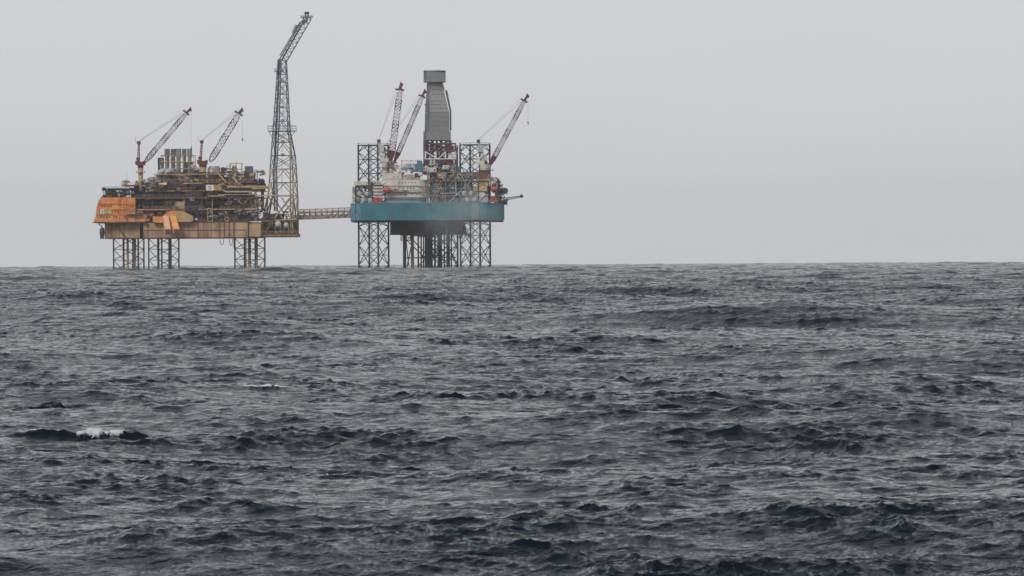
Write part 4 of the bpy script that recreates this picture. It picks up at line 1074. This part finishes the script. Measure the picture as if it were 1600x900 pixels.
clutter(A2, rig, (674, 740, 272, 283), RY + 3, RY + 9, 24, [DARK, GREY, BROWN, TAN2, YELLOW, RUST], 75, 'prbvs', .7)
clutter(A2, rig, (674, 740, 285, 315), RY + 3, RY + 9, 44, [DARK, GREY, DARKB, SGREY, LGREY, BROWN, GREY], 76, 'prbvhs', .9)
thicket(A2, rig, (672, 745, 270, 284), RY + 2.5, RY + 6, 22, [LGREY, TAN2, DARK, BROWN, CREAM, GREY, YELLOW], 301, (9, 6))
thicket(A2, rig, (672, 742, 284, 316), RY + 2.5, RY + 8, 44, [GREY, DARK, SGREY, LGREY, DARKB, BROWN], 302, name='valve_rack')
thicket(A2, rig, (549, 602, 284, 316), RY + 5, RY + 7.8, 26, [CREAM, GREY, DARK, WHITE, BROWN], 303, (7, 7), name='service_frame')
thicket(A2, rig, (738, 792, 276, 316), RY + 2.5, RY + 10, 26, [GREY, BROWN, RUST, CREAM, TAN2, DARKB], 304, (8, 7), .11, name='service_frame')
thicket(A2, rig, (602, 664, 252, 270), RY + 9, RY + 14, 16, [CREAM, WHITE, GREY, DARKB], 305, (8, 6), .1, name='roof_pipework')
thicket(A2, rig, (662, 718, 250, 270), RY + 3, RY + 6, 16, [CREAM, WHITE, GREY, DARK, MAROON], 306, (7, 6), .12)
scaffold(A2, [672, 684, 697, 710, 722, 734, 746], [270, 283, 295, 306, 317], RY + 2, RY + 4, GREY, rig, .13, seed=18, diag=.3)
# tan block on the right
for va, vb, ua, ub, m in ((280, 290.5, 746, 767, YELLOW), (290.8, 299, 740, 762, YELLOW), (299.3, 308, 730, 758, CREAM), (308.3, 317.2, 738, 764, paint('pale_blue_grey', (.33, .38, .40), .3, .6)), (271, 279.7, 740, 762, RUST)):
    MB().box(x(ua), x(ub), RY + 3, 0, z(vb), z(va)).build('deck_house', m, rig)
clutter(A2, rig, (752, 786, 288, 300), RY + 4, RY + 12, 18, [RUST, BROWN, RUST, TAN2, DARKB], 77, 'prbv', .7)
clutter(A2, rig, (776, 793, 296, 318), RY + 9, RY + 16, 20, [DARK, GREY, BROWN, CREAM, RUST], 78, 'prbv', .6)
clutter(A2, rig, (764, 780, 278, 290), RY + 5, RY + 12, 9, [GREY, BROWN, CREAM], 79, 'prb', .6)
MB().path([A2(779.5, 292, RY + 6), A2(779.5, 283, RY + 6)], .14, 5).build('lamp_pole', GREY, rig)
for u in (776, 783, 790): MB().lathe(A2(u, 298, RY + 12), [(-.8, .9), (-.6, 1.6), (.8, 1.6), (1, .8)], 'Y', 12).build('winch', DGREY, rig, True)
clutter(A2, rig, (604, 668, 255, 268), RY + 8, RY + 16, 16, [CREAM, WHITE, GREY, BLUE, RUST], 80, 'bprh', .5)
scaffold(A2, [627.5, 635, 642, 650, 656], [249.5, 257, 265], RY + 12, RY + 15, CREAM, rig, .14, name='pipe_gantry', seed=81, diag=1)
MB().box(x(649), x(662), RY + 8, RY + 14, z(268), z(256)).build('driller_cabin', BLUE, rig)
MB().box(x(652), x(660), RY + 8, RY + 14, z(256), z(250.5)).build('driller_cabin', BLUE, rig)
MB().box(x(643.5), x(650), RY + 7, RY + 12, z(268), z(264)).build('equipment_box', BLUE, rig)
MB().box(x(712.5), x(719.5), RY + 8, RY + 14, z(269), z(260)).build('equipment_box', BLUE, rig)
ho_ = MB().box(x(672.5), x(683), RY + 3, RY + 8, z(268.5), z(261.5)).build('dog_house', CREAM, rig)
MB().box(x(678.5), x(681), RY + 2.9, RY + 3, z(267), z(264.6)).build('window', GLASS, ho_)
MB().box(x(671), x(679), RY + 4.5, RY + 8, z(286), z(279)).build('equipment_box', RED, rig)
# burner boom pointing right
bb = MB(); Pq = [A2(792, 309, RY + 14), A2(792, 312.5, RY + 14), A2(792, 312.5, RY + 16), A2(792, 309, RY + 16)]; Qq = [A2(816, 306, RY + 14), A2(816, 308.5, RY + 14), A2(816, 308.5, RY + 15.5), A2(816, 306, RY + 15.5)]
lattice(bb, Pq, Qq, .13, .09, 6, 'X'); b_ = bb.build('burner_boom', DARK, rig)
MB().box(x(813), x(818.5), RY + 13.5, RY + 16, z(308.6), z(305.4)).build('burner_head', DARKB, b_)
MB().bar(A2(815.5, 305.4, RY + 14.5), A2(815.5, 303.8, RY + 14.5), .4, 6).build('burner_nozzle', DARKB, b_)

# containers, lifeboats
def container(label, ua, ub, va, vb, y, mat):
    r = thing('shipping_container', label, 'container', B2 + A2(ua, vb, y), 'red containers on the rig deck')
    w, h = (ub - ua) / S, (vb - va) / S
    b = MB().box(0, w, 0, 2.4, 0, h); i = 0.15
    while i < w - .2: b.box(i, i + .12, -.08, -.003, .15, h - .15); i += .3
    b.build('corrugated_box', mat, r)
    MB().box(-.06, .1, -.14, 2.46, 0, h + .06).build('corner_post', MAROON, r); MB().box(w - .1, w + .06, -.14, 2.46, 0, h + .06).build('corner_post', MAROON, r)
container('orange-red container under the left jacking frame, left one of the touching pair', 584.3, 591.2, 308.6, 316.6, RY + .8, REDO)
container('orange-red container under the left jacking frame, right one of the touching pair', 591.8, 598.2, 308.6, 316.6, RY + .8, REDO)
container('faded red container at the right corner of the teal hull', 765.8, 777.5, 306.6, 316.6, RY + 4, RED)
def lifeboat(label, u, v, L, y, grp):
    r = thing('lifeboat', label, 'lifeboat', B2 + A2(u, v, y), grp)
    prof = [(-L / 2, .15), (-L / 2 + .5, .95), (-L / 4, 1.4), (L / 4, 1.4), (L / 2 - .5, .95), (L / 2, .15)]
    MB().lathe((0, 0, 0), prof, 'X', 14).build('hull', REDO, r, True)
    MB().lathe((0, 0, .9), [(-L * .22, .3), (-L * .18, .8), (L * .05, .9), (L * .12, .4)], 'X', 10).build('canopy', REDO, r, True)
    MB().box(-L * .4, L * .4, -1.48, 1.48, -.15, .0).build('fender', MAROON, r)
    for sx in (-1, 1): MB().path([(sx * L * .35, 0, .8), (sx * L * .35, 0, 3.0), (sx * L * .35, 2.4, 3.4), (sx * L * .35, 2.6, -1.5)], .14, 5).build('davit', WHITE, r)
lifeboat('red enclosed lifeboat hung at the left corner of the cream accommodation', 606, 297.3, 4.6, RY - .2, 'red lifeboats on the rig')
lifeboat('rusty red lifeboat hung beside the tan block at the right of the rig', 773, 296.3, 4.0, RY + 2, 'red lifeboats on the rig')

# ------------------------------------------------------------------ derrick
dk = thing('drilling_derrick', 'tall grey clad drilling derrick with a wide box crown, on a red and white frame', 'derrick', B2)
DY = -12.0
def slab(pts_b, vb, pts_t, vt, mat, name):
    """loft between two plan rectangles (ua, ub, ya, yb)"""
    def c(p, v): return [A2(p[0], v, p[2]), A2(p[1], v, p[2]), A2(p[1], v, p[3]), A2(p[0], v, p[3])]
    return MB().add(c(pts_b, vb) + c(pts_t, vt), [(0, 1, 5, 4), (1, 2, 6, 5), (2, 3, 7, 6), (3, 0, 4, 7), (4, 5, 6, 7), (3, 2, 1, 0)]).build(name, mat, dk)
def corner_block(uL, uc, ub, vb, uLt, uct, ubt, vt, mat_f, mat_s, name, y=DY, dep=9.0, back=2.5):
    """cladding seen slightly from the left: a front face (uc..ub) and a narrow side face (uL..uc)"""
    Bt = [A2(uL, vb, y + back + 4), A2(uc, vb, y), A2(ub, vb, y + 1.2), A2(ub - 3, vb, y + dep)]
    Tt = [A2(uLt, vt, y + back + 4), A2(uct, vt, y), A2(ubt, vt, y + 1.2), A2(ubt - 3, vt, y + dep)]
    o = MB().add(Bt + Tt, [(1, 2, 6, 5), (2, 3, 7, 6), (3, 0, 4, 7), (4, 5, 6, 7), (3, 2, 1, 0)]).build(name, mat_f, dk)
    MB().add(Bt[:2] + Tt[:2] + [p + Vector((.1, .1, 0)) for p in Bt[:2] + Tt[:2]], [(0, 1, 3, 2), (4, 6, 7, 5), (0, 2, 6, 4), (1, 5, 7, 3), (0, 4, 5, 1), (2, 3, 7, 6)]).build('shaded_side_cladding', mat_s, o)  # side face in a darker grey, its shading put into the colour
    return o
def seams(ob_, vs, uA, uB, y=DY):
    for v in vs:
        k = 0
        MB().bar(A2(uA(v), v, y - .02), A2(uB(v), v, y + 1.1), .05, 4).build('cladding_seam', SGREY, ob_)
LG = paint('derrick_light_cladding', (0.31, 0.31, 0.30), 0.15, 0.6, .6, var=.1)
o = corner_block(661.8, 667, 705.2, 218.3, 661.8, 667, 705.2, 204, MGREY, SGREY, 'base_cladding', DY - 1)
o = corner_block(663.8, 671.8, 702.8, 203.5, 664.6, 672, 702.6, 174.6, MGREY, SGREY, 'lower_cladding')
seams(o, (181.5, 188.5, 196), lambda v: 671.9, lambda v: 702.6)
o = corner_block(664.6, 672, 702.6, 174.2, 667.2, 671.8, 694.5, 139.7, LG, SGREY, 'tapered_cladding')
seams(o, (146, 156.5, 162.5, 168.5), lambda v: 672, lambda v: 694.5 + (v - 139.7) / 34.5 * 8.1)
o = corner_block(667.3, 671.5, 693.8, 139.4, 667.4, 671.5, 692.8, 127.8, MGREY, SGREY, 'neck_cladding')
o = corner_block(662.6, 667.5, 697.6, 127.4, 662.6, 667.5, 697.6, 109.6, MGREY, SGREY, 'crown_box', DY - 1.5, 10)
MB().box(x(667.4), x(697.7), DY - 1.8, DY - 1.2 + .9, z(127.6), z(126.6)).build('crown_edge', DGREY, o)
MB().box(x(663), x(697.4), DY - 1.5, DY + 5, z(109.5), z(109.0)).build('roof_plate', SGREY, o)
MB().bar(A2(686, 109.3, DY), A2(686, 106.8, DY), .12, 5).build('beacon', DARKB, o)
# dark open wind wall standing off the right side
MB().prism([(x(693.2), z(127.5)), (x(695.6), z(139.5)), (x(693.8), z(139.5))], DY + 2, DY + 6).build('wind_wall', DGREY, dk)
MB().prism([(x(a), z(b)) for a, b in ((703.3, 202.8), (703.2, 172.5), (696.3, 139.8), (699.6, 139.8), (706, 172), (706, 202.8))], DY + 2, DY + 7).build('wind_wall', DGREY, dk)
mb = MB(); 
for v in (150, 160, 170, 180, 190, 200): mb.bar(A2(698 + max(0, min(1, (v - 140) / 32)) * 5.5, v, DY + 1.9), A2(700.8 + max(0, min(1, (v - 140) / 32)) * 5.4, v - 3, DY + 1.9), .12, 4)
mb.build('wall_rungs', GREY, dk)
# open legs under the cladding
mb = MB()
P = [A2(664, 268, DY), A2(704, 268, DY), A2(704, 268, DY + 9), A2(664, 268, DY + 9)]; Q = [A2(664, 218.5, DY), A2(704, 218.5, DY), A2(704, 218.5, DY + 9), A2(664, 218.5, DY + 9)]
lattice(mb, P, Q, .75, .28, 3, 'X'); mb.build('derrick_legs', DGREY, dk)
for u in (668, 676, 683, 690, 697): MB().bar(A2(u, 266, DY + 3 + (u % 3)), A2(u, 218.4, DY + 3 + (u % 3)), .5 if u % 2 else .8, 6).build('pipe_stand', DGREY if u % 2 else SGREY, dk)
# banded substructure
for va, vb, mat, extra in ((223, 236, MAROON, 1), (236.3, 248.2, WHITE, 0), (248.5, 258, MAROON, 1), (258.3, 269, CREAM, 0)):
    us = (665.5, 682, 697, 712.3)
    for y in (RY + 7, RY + 18):
        mb = MB()
        for u in us: mb.bar(A2(u, va, y), A2(u, vb, y), .38, 5)
        mb.bar(A2(us[0], vb, y), A2(us[-1], vb, y), .3, 5)
        if va < 230: mb.bar(A2(us[0], va + .5, y), A2(us[-1], va + .5, y), .22, 5)
        if not extra:
            mb.bar(A2(us[0], va + .5, y), A2(us[1] + 3, vb, y), .3, 5); mb.bar(A2(us[2], va + .5, y), A2(us[1] + 3, vb, y), .3, 5); mb.bar(A2(us[3], va + .5, y), A2(us[2] + 4, vb, y), .3, 5)
        else:
            for k in range(3): mb.bar(A2(us[k], va + .5, y), A2(us[k + 1], vb, y), .18, 5)
        o = mb.build('substructure_truss', mat, dk)
    for ua, ub, dy, v0, v1 in (((698, 705.5, 8, va + 1, vb - .8), (666, 670, 8, va + 1, vb - .8), (675, 688, 10, vb - 4, vb - 1)) if extra else ((701, 707, 9, va + 3, vb - .8),)):
        MB().box(x(ua), x(ub), RY + dy, RY + dy + 4, z(v1), z(v0)).build('wind_panel', mat, dk)
clutter(A2, dk, (667, 710, 224, 268), RY + 9, RY + 16, 46, [DARK, DGREY, WHITE, MAROON, GREY, NAVY, DARK], 82, 'prbs', .6)

# ------------------------------------------------------------------ cranes of the rig
crane('large red and white crane with a nearly upright thick boom, left of the grey derrick', A2, (597, 606, 256, 283), (594, 612, 240, 257), (592.5, 220), (611, 250), (627.5, 131), 9.6, -16,
      (MAROON, BMAROON, BWHITE, CREAM), 154, aframe=(604, 256), pedmat=CREAM, dep=3.4, group='red and white cranes on the teal rig')
crane('slimmer red and white crane leaning towards the grey derrick, behind the upright one', A2, (608, 615, 257, 283), (603, 618, 243, 258), (599, 232), (616, 250), (663.5, 140.5), 7.2, 2,
      (MAROON, BMAROON, BWHITE, CREAM), 160, aframe=(608, 257), pedmat=CREAM, dep=2.6, group='red and white cranes on the teal rig')
crane('dark red and grey crane at the right end of the teal rig, boom leaning right', A2, (751, 766, 262, 284), (744.5, 762, 245, 262), (748.5, 221), (766.5, 258), (825, 150), 7.2, -14,
      (paint('dark_maroon_paint', (.085, .018, .035), .3, .5), BMAROON, LGREY, CREAM), 190, aframe=(760, 256), pedmat=CREAM, dep=2.6, group='red and white cranes on the teal rig')

# ------------------------------------------------------------------ wellhead platform under the rig
wp = thing('wellhead_platform', 'dark brown wellhead platform on a forest of steel legs below the teal hull', 'oil platform', B2)
wb = MB().prism([(x(a), z(b)) for a, b in ((608, 366), (608, 347), (724, 347), (728, 356), (727, 362), (722, 366))], 4, 34).build('deck_module', OLIVE, wp)
for i, u in enumerate((612, 621, 634, 647, 660, 676, 690, 704, 716)): MB().box(x(u), x(u + .8), 3.7, 3.98, z(365.5), z(347.2)).build('wall_rib', BROWN, wb)
MB().box(x(607.5), x(727), 3.4, 3.95, z(366.6), z(365.2)).build('deck_edge', DARK, wb)
MB().box(x(608), x(726), 3.5, 3.94, z(357), z(356.4)).build('deck_edge', BROWN, wb)
clutter(A2, wp, (609, 726, 348, 366), 1.0, 3, 26, [DARKB, DARK, BROWN, RUST], 91, 'prb', .8)
clutter(A2, wp, (718, 733, 352, 371), 6, 14, 9, [DARKB, RUST, BROWN], 92, 'prb', .6)
MB().bar(A2(720, 358, 8), A2(732, 369, 8), .5, 6).build('brace', BROWN, wp)
for u, r, m, y in ((630.5, .85, DARK, 6), (643, .85, paint('ochre_conductor', (.30, .20, .10), .6, .6), 5), (652, .45, LEGD, 9), (656.5, .38, LEGD, 12), (660, .35, LEGD, 16), (664.6, .75, LEGD, 5), (670.5, .7, LEGD, 8), (673.5, .4, LEGD, 14), (678, .5, LEGD, 18), (687.5, .75, LEGD, 8), (693, .35, LEGD, 14), (699.5, .95, LEGD, 5), (704, .35, LEGD, 18)):
    MB().bar(A2(u, 445, y), A2(u, 365.8, y), r, 10).build('jacket_leg', m, wp, True)
MB().bar(A2(697, 367, .5), A2(697, 352, .5), .6, 8).build('riser', YELLOW, wp); MB().bar(A2(666, 367, .6), A2(666, 354, .6), .45, 8).build('riser', BROWN, wp)
MB().bar(A2(680, 368, .5), A2(696, 356, .5), .18, 5).build('brace', TAN, wp); MB().bar(A2(668, 356, .5), A2(684, 368, .5), .16, 5).build('brace', BROWN, wp)
for a, b, y in (((631, 403), (712, 402), 5), ((633, 374), (664, 404), 5), ((645, 376), (664, 396), 6), ((633, 376), (637, 414), 6), ((643, 376), (634, 418), 6), ((699, 372), (668, 402), 6), ((664, 376), (699, 414), 6), ((699, 384), (676, 404), 8), ((664, 404), (652, 416), 6), ((687, 404), (699, 392), 7), ((704, 370), (712, 384), 8), ((712, 384), (700, 392), 8), ((704, 396), (712, 414), 8), ((687, 414), (699, 404), 7), ((664, 392), (688, 370), 9), ((688, 384), (664, 414), 9), ((672, 372), (688, 392), 10)):
    MB().bar(A2(*a, y), A2(*b, y), .28, 6).build('jacket_brace', LEGD, wp)
MB().box(x(656), x(678), 4, 12, z(404), z(400)).build('conductor_guide', DARK, wp)
scaffold(A2, [625, 629, 634, 640], [367, 371, 375.5], 3, 8, NAVY, wp, .16, name='access_cage', seed=93)
for u, v in ((683.5, 381), (694, 381)): MB().ball(A2(u, v, 4), .5, 8).build('anode', DARK, wp)

# ------------------------------------------------------------------ drifting vapour in front of the rig's right half
def vapour():
    mb = MB(); mb.ball((0, 0, 0), 1.0, 24)
    o = mb.build('vapour', None_mat(), None, True)
    o.scale = (27, 9, 19); o.location = B2 + A2(716, 340, -46)
    o['kind'] = 'stuff'; o['label'] = 'faint bluish vapour drifting in front of the right half of the teal hull'; o['category'] = 'vapour'
    return o
def None_mat():
    m = bpy.data.materials.new('vapour_air'); m.use_nodes = True
    n, l = m.node_tree.nodes, m.node_tree.links; n.clear()
    o = n.new('ShaderNodeOutputMaterial'); v = n.new('ShaderNodeVolumePrincipled')
    v.inputs['Color'].default_value = (.90, .95, 1.0, 1)
    t = n.new('ShaderNodeTexCoord'); vl = n.new('ShaderNodeVectorMath'); vl.operation = 'LENGTH'
    r = n.new('ShaderNodeMapRange'); r.inputs['From Min'].default_value = 1.0; r.inputs['From Max'].default_value = 0.1; r.inputs['To Max'].default_value = .10
    nz = n.new('ShaderNodeTexNoise'); nz.inputs['Scale'].default_value = 2.2; nz.inputs['Detail'].default_value = 2
    r2 = n.new('ShaderNodeMapRange'); r2.inputs['From Min'].default_value = .35; r2.inputs['From Max'].default_value = .7
    mu = n.new('ShaderNodeMath'); mu.operation = 'MULTIPLY'
    l.new(t.outputs['Object'], vl.inputs[0]); l.new(vl.outputs['Value'], r.inputs['Value'])
    l.new(t.outputs['Object'], nz.inputs['Vector']); l.new(nz.outputs['Fac'], r2.inputs['Value'])
    l.new(r.outputs[0], mu.inputs[0]); l.new(r2.outputs[0], mu.inputs[1]); l.new(mu.outputs[0], v.inputs['Density'])
    l.new(v.outputs[0], o.inputs['Volume'])
    return m
vapour()

# ------------------------------------------------------------------ foam on the breaking crests
FOAM = bpy.data.materials.new('sea_foam'); FOAM.use_nodes = True
fb = FOAM.node_tree.nodes['Principled BSDF']
fb.inputs['Base Color'].default_value = (.78, .80, .82, 1); fb.inputs['Roughness'].default_value = .8
ICO = bmesh.new(); bmesh.ops.create_icosphere(ICO, subdivisions=1, radius=1.0)
IV = [v.co.copy() for v in ICO.verts]; IF = [tuple(v.index for v in f.verts) for f in ICO.faces]; ICO.free()
def whitecap(label, x0, x1, yc, slope, dy0, dy1, n, r0, r1, lift, seed, curve=0.0):
    """froth: clots of small bubbles that cling to the crest and trail down its face in ragged tongues"""
    g = np.random.default_rng(seed)
    nc = max(4, n // 60)
    cx = g.uniform(x0, x1, nc); ct = (cx - x0) / (x1 - x0)
    reach = (.25 + .75 * np.abs(np.sin(ct * 7.3 + seed) * np.sin(ct * 3.1 + 1))) * np.sqrt(np.clip(1 - (2 * ct - 1) ** 2, .02, 1))
    cy = g.uniform(dy0, dy1, nc) * reach
    k = g.integers(nc, size=n)
    sc_ = (x1 - x0) * .032 * (0.4 + reach[k])
    stray = np.where(g.random(n) < .14, 2.6, 1.0)
    xs = cx[k] + g.normal(0, 1, n) * sc_ * stray; off = cy[k] + g.normal(0, 1, n) * (dy1 - dy0) * .10 * stray
    t = (xs - x0) / (x1 - x0)
    ys = yc + slope * (xs - x0) + curve * (t - .5) ** 2 + off
    X, Y, Z = sea_points(xs, ys, np.full(n, .1))
    mb = MB()
    for i in range(n):
        e = reach[k[i]]; r = g.uniform(r0, r1) * (.4 + .6 * e)
        r *= .55 if stray[i] > 1 else 1.0
        c = Vector((X[i], Y[i], Z[i] + abs(g.normal(0, lift)) * e))
        q = Vector(g.uniform(.6, 1.5, 3))
        mb.add([c + Vector((p.x * q.x, p.y * q.y, p.z * q.z * .7)) * r for p in IV], IF)
    o = mb.build('whitecap', FOAM, None, True)
    o['kind'] = 'stuff'; o['label'] = label; o['category'] = 'foam'
    return o
whitecap('white foam tumbling over the dark breaking wavelet at lower left', BX - 12 * PW, BX + 56 * PW, BY0 + .0, .03, -.30, .14, 3300, .006, .024, .05, 5)
whitecap('thin foam trail on the crest left of the breaking wavelet', BX - 105 * PW, BX - 40 * PW, BY0 + .02, .02, -.05, .1, 300, .005, .014, .02, 6)
whitecap('thin curved white foam streak on a small crest left of centre', SX - .80, SX + .80, SY0, .0, -.14, .10, 1700, .010, .026, .02, 7, 1.2)
whitecap('tiny foam fleck on the water near the lower middle', -4.75, -4.45, 128.0, .0, -.05, .05, 60, .008, .018, .01, 8)
whitecap('tiny foam fleck on the water at lower right', 9.4, 9.65, 100.5, .0, -.05, .05, 60, .006, .014, .01, 9)

for i, (u, v, lb, w) in enumerate(((388, 457, 'tiny foam fleck far out below the right end of the tan platform', .5), (1163, 437, 'tiny foam fleck near the horizon at the right', .7), (900, 437, 'tiny foam fleck near the horizon right of the rig', .6), (292, 652, 'tiny foam fleck beyond the breaking wavelet', .12))):
    e = EYE + (800 - u) * .005; r_ = CAM_H / (v - e) * F
    x_ = (u - 800) / F * r_
    whitecap(lb, x_ - w, x_ + w, r_, 0, -w * .3, w * .3, 120, w * .02, w * .06, w * .05, 30 + i)
